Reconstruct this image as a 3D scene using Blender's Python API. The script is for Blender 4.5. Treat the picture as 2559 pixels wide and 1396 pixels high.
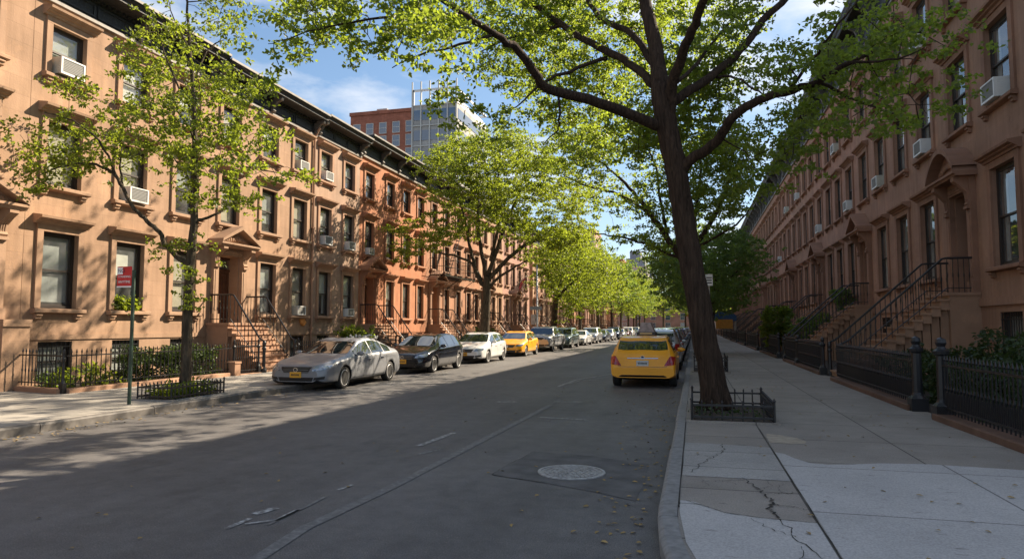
import bpy, bmesh, math, random
import numpy as np
from mathutils import Vector
R_ = math.radians
for o in list(bpy.data.objects): bpy.data.objects.remove(o)
scene = bpy.context.scene
COL = scene.collection

# ------------------------------------------------------------------ camera
HC = 1.6                                   # eye height
YAW, PITCH, FPX = 14.966, 3.937, 1700.0    # degrees left of the street axis, degrees up, focal length for a 2559 px wide frame
cam_d = bpy.data.cameras.new('camera'); cam = bpy.data.objects.new('camera', cam_d); COL.objects.link(cam)
cam.location = (0, 0, HC); cam.rotation_euler = (R_(90 + PITCH), 0, R_(YAW))
cam_d.sensor_width = 36; cam_d.lens = FPX / 2559 * 36; cam_d.clip_start = 0.05; cam_d.clip_end = 3000
scene.camera = cam

# ------------------------------------------------------------------ light
SUN_DIR = Vector((0.856, 1.02, 1.0)).normalized()      # towards the sun
SUN_EL = math.asin(SUN_DIR.z); SUN_AZ = math.atan2(SUN_DIR.x, SUN_DIR.y)
w = bpy.data.worlds.new('World'); scene.world = w; w.use_nodes = True
nt = w.node_tree; nt.nodes.clear()
def N(t, **k):
    n = nt.nodes.new(t)
    for a, b in k.items(): setattr(n, a, b)
    return n
sky = N('ShaderNodeTexSky', sky_type='NISHITA', sun_disc=False, sun_elevation=SUN_EL, sun_rotation=SUN_AZ)
sky.air_density = 1.0; sky.dust_density = 0.3; sky.ozone_density = 4.0
tc = N('ShaderNodeTexCoord'); mp = N('ShaderNodeMapping'); mp.inputs['Scale'].default_value = (1.0, 1.0, 2.6)
mp.inputs['Location'].default_value = (0.35, 0.1, 0.0)
no = N('ShaderNodeTexNoise'); no.inputs['Scale'].default_value = 2.6; no.inputs['Detail'].default_value = 8; no.inputs['Roughness'].default_value = 0.58
rp = N('ShaderNodeValToRGB'); rp.color_ramp.elements[0].position = 0.46; rp.color_ramp.elements[1].position = 0.66
nt.links.new(tc.outputs['Generated'], mp.inputs['Vector']); nt.links.new(mp.outputs['Vector'], no.inputs['Vector'])
nt.links.new(no.outputs['Fac'], rp.inputs['Fac'])
mx = N('ShaderNodeMixRGB'); mx.inputs['Color2'].default_value = (5.0, 5.0, 5.1, 1)
# sky colour rolled off where it is brightest: c / (1 + k c)
vm = N('ShaderNodeVectorMath', operation='MULTIPLY_ADD'); vm.inputs[1].default_value = (0.08, 0.075, 0.07); vm.inputs[2].default_value = (1, 1, 1)
vd = N('ShaderNodeVectorMath', operation='DIVIDE')
nt.links.new(sky.outputs['Color'], vm.inputs[0]); nt.links.new(sky.outputs['Color'], vd.inputs[0]); nt.links.new(vm.outputs[0], vd.inputs[1])
nt.links.new(rp.outputs['Color'], mx.inputs['Fac']); nt.links.new(vd.outputs[0], mx.inputs['Color1'])
bg = N('ShaderNodeBackground'); bg.inputs['Strength'].default_value = 0.084
out = N('ShaderNodeOutputWorld')
nt.links.new(mx.outputs['Color'], bg.inputs['Color']); nt.links.new(bg.outputs['Background'], out.inputs['Surface'])
sun_d = bpy.data.lights.new('sun', 'SUN'); sun = bpy.data.objects.new('sun', sun_d); COL.objects.link(sun)
sun_d.energy = 5.0; sun_d.angle = R_(0.45); sun_d.color = (1.0, 0.84, 0.64)
sun.rotation_euler = SUN_DIR.to_track_quat('Z', 'Y').to_euler(); sun.location = (20, 30, 40)
scene.view_settings.view_transform = 'Standard'; scene.view_settings.look = 'None'
scene.view_settings.exposure = 1.46; scene.view_settings.gamma = 1
scene.cycles.use_denoising = True; scene.cycles.max_bounces = 6; scene.cycles.transparent_max_bounces = 12
scene.cycles.diffuse_bounces = 4; scene.cycles.sample_clamp_indirect = 6

# ------------------------------------------------------------------ survey helpers: a sighted direction + a chosen real distance -> a point
CX, CY = 2559 / 2, 1396 / 2
cam_m = cam.rotation_euler.to_matrix()
def ray(px, py): return cam_m @ Vector(((px - CX) / FPX, -(py - CY) / FPX, -1.0))
def on_x(px, py, X): r = ray(px, py); t = X / r.x; return Vector((X, r.y * t, HC + r.z * t))
def on_y(px, py, Y): r = ray(px, py); t = Y / r.y; return Vector((r.x * t, Y, HC + r.z * t))
def on_z(px, py, Z): r = ray(px, py); t = (Z - HC) / r.z; return Vector((r.x * t, r.y * t, Z))

# ------------------------------------------------------------------ materials
def new_mat(name):
    m = bpy.data.materials.new(name); m.use_nodes = True
    return m, m.node_tree, m.node_tree.nodes['Principled BSDF']
def lk(t, a, b): t.links.new(a, b)
def plain(name, rgb, rough=0.6, metal=0.0, spec=0.5, coat=0.0, var=0.0, vscale=6.0, bump=0.0, bscale=40.0):
    m, t, b = new_mat(name)
    b.inputs['Base Color'].default_value = (*rgb, 1); b.inputs['Roughness'].default_value = rough
    b.inputs['Metallic'].default_value = metal; b.inputs['Specular IOR Level'].default_value = spec
    b.inputs['Coat Weight'].default_value = coat; b.inputs['Coat Roughness'].default_value = 0.04
    tc = t.nodes.new('ShaderNodeTexCoord')
    if var:
        n = t.nodes.new('ShaderNodeTexNoise'); n.inputs['Scale'].default_value = vscale; n.inputs['Detail'].default_value = 6
        lk(t, tc.outputs['Object'], n.inputs['Vector'])
        r = t.nodes.new('ShaderNodeValToRGB'); r.color_ramp.elements[0].position = 0.3; r.color_ramp.elements[1].position = 0.72
        r.color_ramp.elements[0].color = (*[c * (1 - var) for c in rgb], 1); r.color_ramp.elements[1].color = (*[min(1, c * (1 + var)) for c in rgb], 1)
        lk(t, n.outputs['Fac'], r.inputs['Fac']); lk(t, r.outputs['Color'], b.inputs['Base Color'])
    if bump:
        n2 = t.nodes.new('ShaderNodeTexNoise'); n2.inputs['Scale'].default_value = bscale; n2.inputs['Detail'].default_value = 5
        bp = t.nodes.new('ShaderNodeBump'); bp.inputs['Strength'].default_value = bump; bp.inputs['Distance'].default_value = 0.02
        lk(t, tc.outputs['Object'], n2.inputs['Vector']); lk(t, n2.outputs['Fac'], bp.inputs['Height']); lk(t, bp.outputs['Normal'], b.inputs['Normal'])
    return m
def stone(name, rgb, joint=True, bw=1.1, bh=0.42, jd=0.72, var=0.16, mortar=0.006, brick=False, sw='YZ'):
    """coursed facade stone: faint joints, blotchy weathering, rain streaks, fine grain"""
    m, t, b = new_mat(name); b.inputs['Roughness'].default_value = 0.85; b.inputs['Specular IOR Level'].default_value = 0.25
    tc = t.nodes.new('ShaderNodeTexCoord'); geo = t.nodes.new('ShaderNodeNewGeometry')
    sp = t.nodes.new('ShaderNodeSeparateXYZ'); cb = t.nodes.new('ShaderNodeCombineXYZ')
    lk(t, geo.outputs['Position'], sp.inputs['Vector'])
    if sw == 'YZ': lk(t, sp.outputs['Y'], cb.inputs['X'])
    else:
        ad = t.nodes.new('ShaderNodeMath'); ad.operation = 'ADD'; lk(t, sp.outputs['X'], ad.inputs[0]); lk(t, sp.outputs['Y'], ad.inputs[1]); lk(t, ad.outputs[0], cb.inputs['X'])
    lk(t, sp.outputs['Z'], cb.inputs['Y'])
    n1 = t.nodes.new('ShaderNodeTexNoise'); n1.inputs['Scale'].default_value = 0.7; n1.inputs['Detail'].default_value = 7; n1.inputs['Roughness'].default_value = 0.62
    lk(t, geo.outputs['Position'], n1.inputs['Vector'])
    r1 = t.nodes.new('ShaderNodeValToRGB'); r1.color_ramp.elements[0].position = 0.32; r1.color_ramp.elements[1].position = 0.7
    r1.color_ramp.elements[0].color = (*[c * (1 - var * 1.25) for c in rgb], 1); r1.color_ramp.elements[1].color = (*[min(1, c * (1 + var)) for c in rgb], 1)
    lk(t, n1.outputs['Fac'], r1.inputs['Fac'])
    # streaks of rain dirt: noise squeezed horizontally
    mp = t.nodes.new('ShaderNodeMapping'); mp.inputs['Scale'].default_value = (3.4, 0.30, 1)
    n3 = t.nodes.new('ShaderNodeTexNoise'); n3.inputs['Scale'].default_value = 1.6; n3.inputs['Detail'].default_value = 5
    lk(t, cb.outputs['Vector'], mp.inputs['Vector']); lk(t, mp.outputs['Vector'], n3.inputs['Vector'])
    r3 = t.nodes.new('ShaderNodeValToRGB'); r3.color_ramp.elements[0].position = 0.36; r3.color_ramp.elements[1].position = 0.62
    r3.color_ramp.elements[0].color = (0.76, 0.745, 0.73, 1); r3.color_ramp.elements[1].color = (1, 1, 1, 1)
    lk(t, n3.outputs['Fac'], r3.inputs['Fac'])
    mu = t.nodes.new('ShaderNodeMixRGB'); mu.blend_type = 'MULTIPLY'; mu.inputs['Fac'].default_value = 0.6
    lk(t, r1.outputs['Color'], mu.inputs['Color1']); lk(t, r3.outputs['Color'], mu.inputs['Color2'])
    # mended and spalled patches with an edge of their own
    n4 = t.nodes.new('ShaderNodeTexNoise'); n4.inputs['Scale'].default_value = 1.15; n4.inputs['Detail'].default_value = 5; n4.inputs['Roughness'].default_value = 0.7
    mp4 = t.nodes.new('ShaderNodeMapping'); mp4.inputs['Location'].default_value = (3.1, 7.7, 1.9); lk(t, geo.outputs['Position'], mp4.inputs['Vector']); lk(t, mp4.outputs['Vector'], n4.inputs['Vector'])
    r4 = t.nodes.new('ShaderNodeValToRGB'); r4.color_ramp.elements[0].position = 0.57; r4.color_ramp.elements[1].position = 0.60
    r4.color_ramp.elements[0].color = (1, 1, 1, 1); r4.color_ramp.elements[1].color = (1.10, 1.08, 1.05, 1) if not brick else (1, 1, 1, 1)
    e = r4.color_ramp.elements.new(0.36); e.color = (1, 1, 1, 1); e = r4.color_ramp.elements.new(0.33); e.color = (0.88, 0.87, 0.87, 1)
    lk(t, n4.outputs['Fac'], r4.inputs['Fac'])
    m4 = t.nodes.new('ShaderNodeMixRGB'); m4.blend_type = 'MULTIPLY'; m4.inputs['Fac'].default_value = 1.0
    lk(t, mu.outputs['Color'], m4.inputs['Color1']); lk(t, r4.outputs['Color'], m4.inputs['Color2']); mu = m4
    col = mu.outputs['Color']; h = n1.outputs['Fac']
    n2 = t.nodes.new('ShaderNodeTexNoise'); n2.inputs['Scale'].default_value = 22; n2.inputs['Detail'].default_value = 4
    lk(t, geo.outputs['Position'], n2.inputs['Vector']); h = n2.outputs['Fac']
    if joint:
        br = t.nodes.new('ShaderNodeTexBrick'); br.inputs['Scale'].default_value = 1.0
        br.inputs['Brick Width'].default_value = bw; br.inputs['Row Height'].default_value = bh
        br.inputs['Mortar Size'].default_value = mortar; br.inputs['Mortar Smooth'].default_value = 0.3
        br.inputs['Color1'].default_value = (1, 1, 1, 1); br.inputs['Color2'].default_value = (0.9, 0.9, 0.88, 1)
        if brick: br.inputs['Color2'].default_value = (0.72, 0.7, 0.7, 1)
        br.inputs['Mortar'].default_value = (jd, jd, jd, 1)
        lk(t, cb.outputs['Vector'], br.inputs['Vector'])
        m2 = t.nodes.new('ShaderNodeMixRGB'); m2.blend_type = 'MULTIPLY'; m2.inputs['Fac'].default_value = 0.8
        lk(t, col, m2.inputs['Color1']); lk(t, br.outputs['Color'], m2.inputs['Color2']); col = m2.outputs['Color']
    lk(t, col, b.inputs['Base Color'])
    bp = t.nodes.new('ShaderNodeBump'); bp.inputs['Strength'].default_value = 0.35; bp.inputs['Distance'].default_value = 0.012
    lk(t, h, bp.inputs['Height']); lk(t, bp.outputs['Normal'], b.inputs['Normal'])
    return m
def leafmat(name, dark, light, trans, tw=0.45):
    m, t, b = new_mat(name); b.inputs['Roughness'].default_value = 0.5; b.inputs['Specular IOR Level'].default_value = 0.35
    geo = t.nodes.new('ShaderNodeNewGeometry')
    n = t.nodes.new('ShaderNodeTexNoise'); n.inputs['Scale'].default_value = 0.9; n.inputs['Detail'].default_value = 2
    lk(t, geo.outputs['Position'], n.inputs['Vector'])
    ad = t.nodes.new('ShaderNodeMath'); ad.operation = 'MULTIPLY_ADD'; ad.inputs[1].default_value = 0.55
    lk(t, geo.outputs['Random Per Island'], ad.inputs[0]); 
    mu = t.nodes.new('ShaderNodeMath'); mu.operation = 'MULTIPLY'; mu.inputs[1].default_value = 0.6
    lk(t, n.outputs['Fac'], mu.inputs[0]); lk(t, mu.outputs[0], ad.inputs[2])
    r = t.nodes.new('ShaderNodeValToRGB'); r.color_ramp.elements[0].color = (*dark, 1); r.color_ramp.elements[1].color = (*light, 1)
    r.color_ramp.elements[0].position = 0.2; r.color_ramp.elements[1].position = 0.85
    lk(t, ad.outputs[0], r.inputs['Fac']); lk(t, r.outputs['Color'], b.inputs['Base Color'])
    tr = t.nodes.new('ShaderNodeBsdfTranslucent')
    r2 = t.nodes.new('ShaderNodeValToRGB'); r2.color_ramp.elements[0].color = (*[c * 0.6 for c in trans], 1); r2.color_ramp.elements[1].color = (*trans, 1)
    lk(t, ad.outputs[0], r2.inputs['Fac']); lk(t, r2.outputs['Color'], tr.inputs['Color'])
    ms = t.nodes.new('ShaderNodeMixShader'); ms.inputs['Fac'].default_value = tw
    lk(t, b.outputs['BSDF'], ms.inputs[1]); lk(t, tr.outputs['BSDF'], ms.inputs[2])
    lk(t, ms.outputs['Shader'], t.nodes['Material Output'].inputs['Surface'])
    return m
def glassmat(name, tint=(0.85, 0.89, 0.88), ior=0.10, rough=0.015):
    m, t, b = new_mat(name); t.nodes.remove(b)
    tr = t.nodes.new('ShaderNodeBsdfTransparent'); tr.inputs['Color'].default_value = (*tint, 1)
    gl = t.nodes.new('ShaderNodeBsdfGlossy'); gl.inputs['Roughness'].default_value = rough
    geo = t.nodes.new('ShaderNodeNewGeometry'); nn = t.nodes.new('ShaderNodeTexNoise'); nn.inputs['Scale'].default_value = 1.3; nn.inputs['Detail'].default_value = 1
    bp = t.nodes.new('ShaderNodeBump'); bp.inputs['Strength'].default_value = 0.12; bp.inputs['Distance'].default_value = 0.02
    lk(t, geo.outputs['Position'], nn.inputs['Vector']); lk(t, nn.outputs['Fac'], bp.inputs['Height']); lk(t, bp.outputs['Normal'], gl.inputs['Normal'])
    lw_ = t.nodes.new('ShaderNodeLayerWeight'); pw = t.nodes.new('ShaderNodeMath'); pw.operation = 'POWER'; pw.inputs[1].default_value = 3.2; lk(t, lw_.outputs['Facing'], pw.inputs[0])
    fr = t.nodes.new('ShaderNodeMath'); fr.operation = 'MULTIPLY_ADD'; fr.inputs[1].default_value = 0.85; fr.inputs[2].default_value = ior; lk(t, pw.outputs[0], fr.inputs[0])
    ms = t.nodes.new('ShaderNodeMixShader')
    lk(t, fr.outputs[0], ms.inputs['Fac']); lk(t, tr.outputs['BSDF'], ms.inputs[1]); lk(t, gl.outputs['BSDF'], ms.inputs[2])
    df = t.nodes.new('ShaderNodeBsdfDiffuse'); df.inputs['Color'].default_value = (0.55, 0.56, 0.55, 1)      # dust film, its pale colour also standing in for reflections
    nd = t.nodes.new('ShaderNodeTexNoise'); nd.inputs['Scale'].default_value = 2.2; nd.inputs['Detail'].default_value = 5; lk(t, geo.outputs['Position'], nd.inputs['Vector'])
    md = t.nodes.new('ShaderNodeMapRange'); md.inputs['From Min'].default_value = 0.3; md.inputs['From Max'].default_value = 0.7; md.inputs['To Min'].default_value = 0.02; md.inputs['To Max'].default_value = 0.14; lk(t, nd.outputs['Fac'], md.inputs['Value'])
    m3 = t.nodes.new('ShaderNodeMixShader'); lk(t, md.outputs['Result'], m3.inputs['Fac']); lk(t, ms.outputs['Shader'], m3.inputs[1]); lk(t, df.outputs['BSDF'], m3.inputs[2])
    lk(t, m3.outputs['Shader'], t.nodes['Material Output'].inputs['Surface'])
    return m
def barkmat(name, rgb):
    m, t, b = new_mat(name); b.inputs['Roughness'].default_value = 0.9; b.inputs['Specular IOR Level'].default_value = 0.2
    tc = t.nodes.new('ShaderNodeTexCoord'); mp = t.nodes.new('ShaderNodeMapping'); mp.inputs['Scale'].default_value = (20, 20, 2.6)
    n = t.nodes.new('ShaderNodeTexNoise'); n.inputs['Scale'].default_value = 1.0; n.inputs['Detail'].default_value = 7; n.inputs['Roughness'].default_value = 0.65
    n.inputs['Distortion'].default_value = 0.6
    lk(t, tc.outputs['Object'], mp.inputs['Vector']); lk(t, mp.outputs['Vector'], n.inputs['Vector'])
    r = t.nodes.new('ShaderNodeValToRGB'); r.color_ramp.elements[0].position = 0.35; r.color_ramp.elements[1].position = 0.68
    r.color_ramp.elements[0].color = (*[c * 0.42 for c in rgb], 1); r.color_ramp.elements[1].color = (*[c * 1.35 for c in rgb], 1)
    lk(t, n.outputs['Fac'], r.inputs['Fac']); lk(t, r.outputs['Color'], b.inputs['Base Color'])
    bp = t.nodes.new('ShaderNodeBump'); bp.inputs['Strength'].default_value = 1.0; bp.inputs['Distance'].default_value = 0.09
    lk(t, n.outputs['Fac'], bp.inputs['Height']); lk(t, bp.outputs['Normal'], b.inputs['Normal'])
    return m

M = {}
M['iron'] = plain('black_iron', (0.012, 0.012, 0.014), 0.38, 0.0, 0.5, var=0.3, vscale=9)
M['cornice'] = plain('dark_cornice_paint', (0.014, 0.016, 0.017), 0.6, var=0.5, vscale=9, bump=0.9, bscale=14)
M['cornice_edge'] = plain('cornice_metal_edge', (0.20, 0.185, 0.165), 0.6, var=0.25)
M['bracket'] = plain('cornice_bracket_paint', (0.09, 0.085, 0.078), 0.6, var=0.35, vscale=8)
M['frame'] = plain('window_frame_paint', (0.030, 0.022, 0.018), 0.5)
M['white_frame'] = plain('white_window_paint', (0.5, 0.49, 0.45), 0.5)
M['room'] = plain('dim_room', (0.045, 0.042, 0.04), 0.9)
M['glass'] = glassmat('window_glass')
M['blind'] = plain('cloth_blind', (0.66, 0.64, 0.58), 0.8, var=0.12, vscale=2)
M['blind_c'] = plain('greyish_roller_blind', (0.36, 0.37, 0.36), 0.8, var=0.1, vscale=3)
M['blind_d'] = plain('tan_shade', (0.46, 0.40, 0.30), 0.8, var=0.15, vscale=3)
M['blind_b'] = plain('grey_curtain', (0.42, 0.42, 0.40), 0.9, var=0.25, vscale=5)
M['door'] = plain('dark_wood_door', (0.085, 0.036, 0.020), 0.35, var=0.35, vscale=7)
M['brass'] = plain('brass', (0.5, 0.35, 0.12), 0.3, 0.9)
M['white_metal'] = plain('white_enamel', (0.66, 0.66, 0.63), 0.45, var=0.06)
M['cream_metal'] = plain('yellowed_enamel', (0.55, 0.52, 0.43), 0.5, var=0.12)
M['grille'] = plain('grey_grille', (0.22, 0.22, 0.21), 0.6)
M['roof'] = plain('tar_roof', (0.08, 0.075, 0.07), 0.9)
M['bark'] = barkmat('dark_bark', (0.060, 0.038, 0.026))
M['bark_b'] = barkmat('grey_bark', (0.095, 0.075, 0.052))
M['leaf'] = leafmat('maple_leaf', (0.022, 0.042, 0.012), (0.072, 0.104, 0.026), (0.45, 0.58, 0.05), 0.5)
M['leaf_sun'] = leafmat('sunlit_leaf', (0.028, 0.054, 0.012), (0.085, 0.122, 0.022), (0.42, 0.52, 0.04), 0.5)  # crowns in sun: sunlight put into a lighter leaf colour
M['leaf_dark'] = leafmat('dark_shaded_leaf', (0.028, 0.060, 0.020), (0.090, 0.140, 0.038), (0.30, 0.44, 0.06), 0.42)  # shaded crowns: shade put into a duller see-through colour; dark bushes too
M['leaf_yard'] = leafmat('yard_bush_leaf', (0.012, 0.028, 0.010), (0.042, 0.066, 0.022), (0.12, 0.18, 0.03), 0.25)
M['leaf_yard2'] = leafmat('hedge_leaf', (0.016, 0.036, 0.012), (0.056, 0.088, 0.026), (0.16, 0.24, 0.035), 0.28)
M['hub'] = plain('brake_disc', (0.16, 0.16, 0.16), 0.5, 0.3)
M['soil'] = plain('soil', (0.045, 0.032, 0.022), 0.95, var=0.5, vscale=14, bump=0.8, bscale=30)
M['granite'] = plain('granite_kerb', (0.205, 0.20, 0.192), 0.75, var=0.25, vscale=16, bump=0.25, bscale=60)
M['kerb_dark'] = plain('dark_granite_kerb', (0.11, 0.10, 0.09), 0.7, var=0.3, vscale=9)  # darker granite tone for the left kerb
M['tyre'] = plain('tyre_rubber', (0.018, 0.018, 0.018), 0.75, var=0.3)
M['alloy'] = plain('alloy_wheel', (0.62, 0.62, 0.62), 0.35, 0.35)
M['chrome'] = plain('chrome', (0.7, 0.7, 0.7), 0.12, 1.0)
M['black_plastic'] = plain('black_plastic', (0.012, 0.012, 0.013), 0.45)
M['car_glass'] = plain('car_glass', (0.012, 0.018, 0.020), 0.03, 0.0, 0.9, 1.0)
M['lamp_clear'] = plain('headlamp_glass', (0.22, 0.27, 0.34), 0.08, 0.35, 0.8, 1.0, var=0.5, vscale=14)
M['lamp_red'] = plain('tail_lamp_glass', (0.33, 0.012, 0.012), 0.12, 0.0, 0.6, 1.0, var=0.35, vscale=12)
M['plate_o'] = plain('orange_plate', (0.72, 0.36, 0.03), 0.4)
M['plate_w'] = plain('pale_plate', (0.52, 0.52, 0.50), 0.4, var=0.2, vscale=20)
M['ink'] = plain('dark_ink', (0.02, 0.02, 0.03), 0.5)
M['white'] = plain('white_print', (0.78, 0.76, 0.74), 0.5)
M['red'] = plain('red_sign', (0.50, 0.016, 0.020), 0.4, var=0.08)
M['sign_back'] = plain('sign_aluminium', (0.5, 0.5, 0.5), 0.5)
M['green_post'] = plain('green_post_paint', (0.018, 0.045, 0.030), 0.5, var=0.4, vscale=8)
M['galv'] = plain('galvanised_steel', (0.42, 0.43, 0.42), 0.45, 0.5, var=0.2)

# ------------------------------------------------------------------ mesh builder
class MB:
    def __init__(s, fn=None): s.v = []; s.f = []; s.mi = []; s.sm = []; s.fn = fn; s.cm = 0; s.cs = False
    def P(s, p):
        s.v.append(s.fn(*p) if s.fn else tuple(p)); return len(s.v) - 1
    def face(s, idx): s.f.append(tuple(idx)); s.mi.append(s.cm); s.sm.append(s.cs)
    def quad(s, *pts): s.face([s.P(p) for p in pts])
    def box(s, x0, x1, y0, y1, z0, z1):
        i = [s.P(p) for p in ((x0,y0,z0),(x1,y0,z0),(x1,y1,z0),(x0,y1,z0),(x0,y0,z1),(x1,y0,z1),(x1,y1,z1),(x0,y1,z1))]
        for q in ((0,3,2,1),(4,5,6,7),(0,1,5,4),(1,2,6,5),(2,3,7,6),(3,0,4,7)): s.face([i[k] for k in q])
    def prism(s, prof, x0, x1, ax='x'):
        """profile of (u, v) points swept along x (ax='x': u->y, v->z) or along y (ax='y': u->x, v->z) or z (u->x, v->y)"""
        def pt(t, u, v): return (t,u,v) if ax == 'x' else ((u,t,v) if ax == 'y' else (u,v,t))
        a = [s.P(pt(x0, u, v)) for u, v in prof]; b = [s.P(pt(x1, u, v)) for u, v in prof]
        n = len(prof)
        for k in range(n): s.face([a[k], a[(k+1) % n], b[(k+1) % n], b[k]])
        s.face(a[::-1]); s.face(b)
    def tube(s, pts, rad, n=6, caps=True):
        pts = [Vector(p) for p in pts]; m = len(pts)
        if not hasattr(rad, '__len__'): rad = [rad] * m
        rings = []; up = None
        for k in range(m):
            d = (pts[min(k+1, m-1)] - pts[max(k-1, 0)])
            if d.length < 1e-9: d = Vector((0,0,1))
            d.normalize()
            if up is None:
                up = Vector((1,0,0)) if abs(d.x) < 0.8 else Vector((0,1,0))
            u = (up - d * up.dot(d)); u.normalize(); vv = d.cross(u); up = u
            rings.append([s.P(pts[k] + (u * math.cos(2*math.pi*j/n) + vv * math.sin(2*math.pi*j/n)) * rad[k]) for j in range(n)])
        for k in range(m-1):
            for j in range(n): s.face([rings[k][j], rings[k][(j+1) % n], rings[k+1][(j+1) % n], rings[k+1][j]])
        if caps: s.face(rings[0][::-1]); s.face(rings[-1])
    def lathe(s, prof, c=(0,0,0), n=16, axis='z', a0=0.0):
        """profile of (r, h) revolved about an axis through c"""
        rings = []
        for r, h in prof:
            ring = []
            for j in range(n):
                a = a0 + 2*math.pi*j/n; u, v = r*math.cos(a), r*math.sin(a)
                p = (c[0]+u, c[1]+v, c[2]+h) if axis == 'z' else ((c[0]+h, c[1]+u, c[2]+v) if axis == 'x' else (c[0]+u, c[1]+h, c[2]+v))
                ring.append(s.P(p))
            rings.append(ring)
        for k in range(len(rings)-1):
            for j in range(n): s.face([rings[k][j], rings[k][(j+1) % n], rings[k+1][(j+1) % n], rings[k+1][j]])
        if prof[0][0] > 1e-6: s.face(rings[0][::-1])
        if prof[-1][0] > 1e-6: s.face(rings[-1])
    def blob(s, c, r, seed=0, n=8, m=5):
        rnd = random.Random(seed); ph = [rnd.random() * 6 for _ in range(4)]
        rings = []
        for i in range(m+1):
            th = math.pi * i / m; ring = []
            for j in range(n):
                a = 2*math.pi*j/n; k = 1 + 0.16*math.sin(3*a+ph[0]+th*2) + 0.12*math.sin(2*th*2+ph[1]+a)
                ring.append(s.P((c[0]+r[0]*k*math.sin(th)*math.cos(a), c[1]+r[1]*k*math.sin(th)*math.sin(a), c[2]+r[2]*math.cos(th))))
            rings.append(ring)
        for i in range(m):
            for j in range(n): s.face([rings[i][j], rings[i][(j+1) % n], rings[i+1][(j+1) % n], rings[i+1][j]])
    def mesh(s, name, mats):
        me = bpy.data.meshes.new(name); me.from_pydata(s.v, [], s.f)
        for mt in (mats if isinstance(mats, (list, tuple)) else [mats]): me.materials.append(mt)
        me.polygons.foreach_set('material_index', s.mi); me.polygons.foreach_set('use_smooth', s.sm)
        me.update(); return me
    def build(s, name, mats, parent=None, loc=(0,0,0), recalc=True):
        me = s.mesh(name, mats)
        if recalc:
            bm = bmesh.new(); bm.from_mesh(me); bmesh.ops.recalc_face_normals(bm, faces=bm.faces); bm.to_mesh(me); bm.free()
        return link(name, me, parent, loc)
def link(name, data, parent=None, loc=(0,0,0)):
    o = bpy.data.objects.new(name, data); COL.objects.link(o); o.location = loc
    if parent: o.parent = parent
    return o
def tag(o, label=None, cat=None, group=None, kind=None):
    if label: o['label'] = label
    if cat: o['category'] = cat
    if group: o['group'] = group
    if kind: o['kind'] = kind
    return o
def thing(name, label, cat, loc=(0,0,0), group=None):
    return tag(link(name, None, None, loc), label, cat, group)
def cp(o, parent, loc=None):
    c = o.copy(); COL.objects.link(c); c.parent = parent
    if loc is not None: c.location = loc
    return c
rng = random.Random(7)

# ------------------------------------------------------------------ the setting: ground, road, pavements, kerbs
XL, XR = -15.5, 7.3              # facade planes
KL, KR = -9.6, -0.3              # kerb faces
PZ = 0.13                        # pavement height
def asphalt():
    m, t, b = new_mat('asphalt'); b.inputs['Roughness'].default_value = 0.66; b.inputs['Specular IOR Level'].default_value = 0.45
    geo = t.nodes.new('ShaderNodeNewGeometry')
    def noise(sc, det, rough=0.6, scale=None):
        n = t.nodes.new('ShaderNodeTexNoise'); n.inputs['Scale'].default_value = sc; n.inputs['Detail'].default_value = det; n.inputs['Roughness'].default_value = rough
        if scale:
            mp = t.nodes.new('ShaderNodeMapping'); mp.inputs['Scale'].default_value = scale; lk(t, geo.outputs['Position'], mp.inputs['Vector']); lk(t, mp.outputs['Vector'], n.inputs['Vector'])
        else: lk(t, geo.outputs['Position'], n.inputs['Vector'])
        return n
    def ramp(n, a, b_, c0, c1):
        r = t.nodes.new('ShaderNodeValToRGB'); r.color_ramp.elements[0].position = a; r.color_ramp.elements[1].position = b_
        r.color_ramp.elements[0].color = (*c0, 1); r.color_ramp.elements[1].color = (*c1, 1); lk(t, n.outputs['Fac'], r.inputs['Fac']); return r
    big = ramp(noise(0.35, 6), 0.35, 0.68, (0.080, 0.078, 0.079), (0.118, 0.115, 0.114))
    lane = ramp(noise(1.0, 4, scale=(0.9, 0.05, 1)), 0.38, 0.62, (0.84, 0.84, 0.84), (1.1, 1.1, 1.1))       # wheel-track wear along the street
    gr = ramp(noise(90, 2, 0.7), 0.30, 0.74, (0.45, 0.45, 0.45), (1.8, 1.77, 1.72))
    spk = ramp(noise(30, 2, 0.7), 0.60, 0.72, (1, 1, 1), (1.7, 1.62, 1.5))
    mid = ramp(noise(4.5, 6, 0.7), 0.34, 0.66, (0.80, 0.80, 0.81), (1.16, 1.15, 1.14))
    oil = ramp(noise(1.3, 3, 0.5, scale=(1.2, 0.5, 1)), 0.30, 0.40, (0.66, 0.66, 0.67), (1, 1, 1))
    c = big.outputs['Color']
    for x, f in ((lane, 1), (mid, 1), (oil, 0.8), (gr, 1), (spk, 0.8)):
        m2 = t.nodes.new('ShaderNodeMixRGB'); m2.blend_type = 'MULTIPLY'; m2.inputs['Fac'].default_value = f
        lk(t, c, m2.inputs['Color1']); lk(t, x.outputs['Color'], m2.inputs['Color2']); c = m2.outputs['Color']
    lk(t, c, b.inputs['Base Color'])
    bp = t.nodes.new('ShaderNodeBump'); bp.inputs['Strength'].default_value = 0.6; bp.inputs['Distance'].default_value = 0.008
    lk(t, noise(120, 3).outputs['Fac'], bp.inputs['Height']); lk(t, bp.outputs['Normal'], b.inputs['Normal'])
    return m
M['asphalt'] = asphalt()
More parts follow.
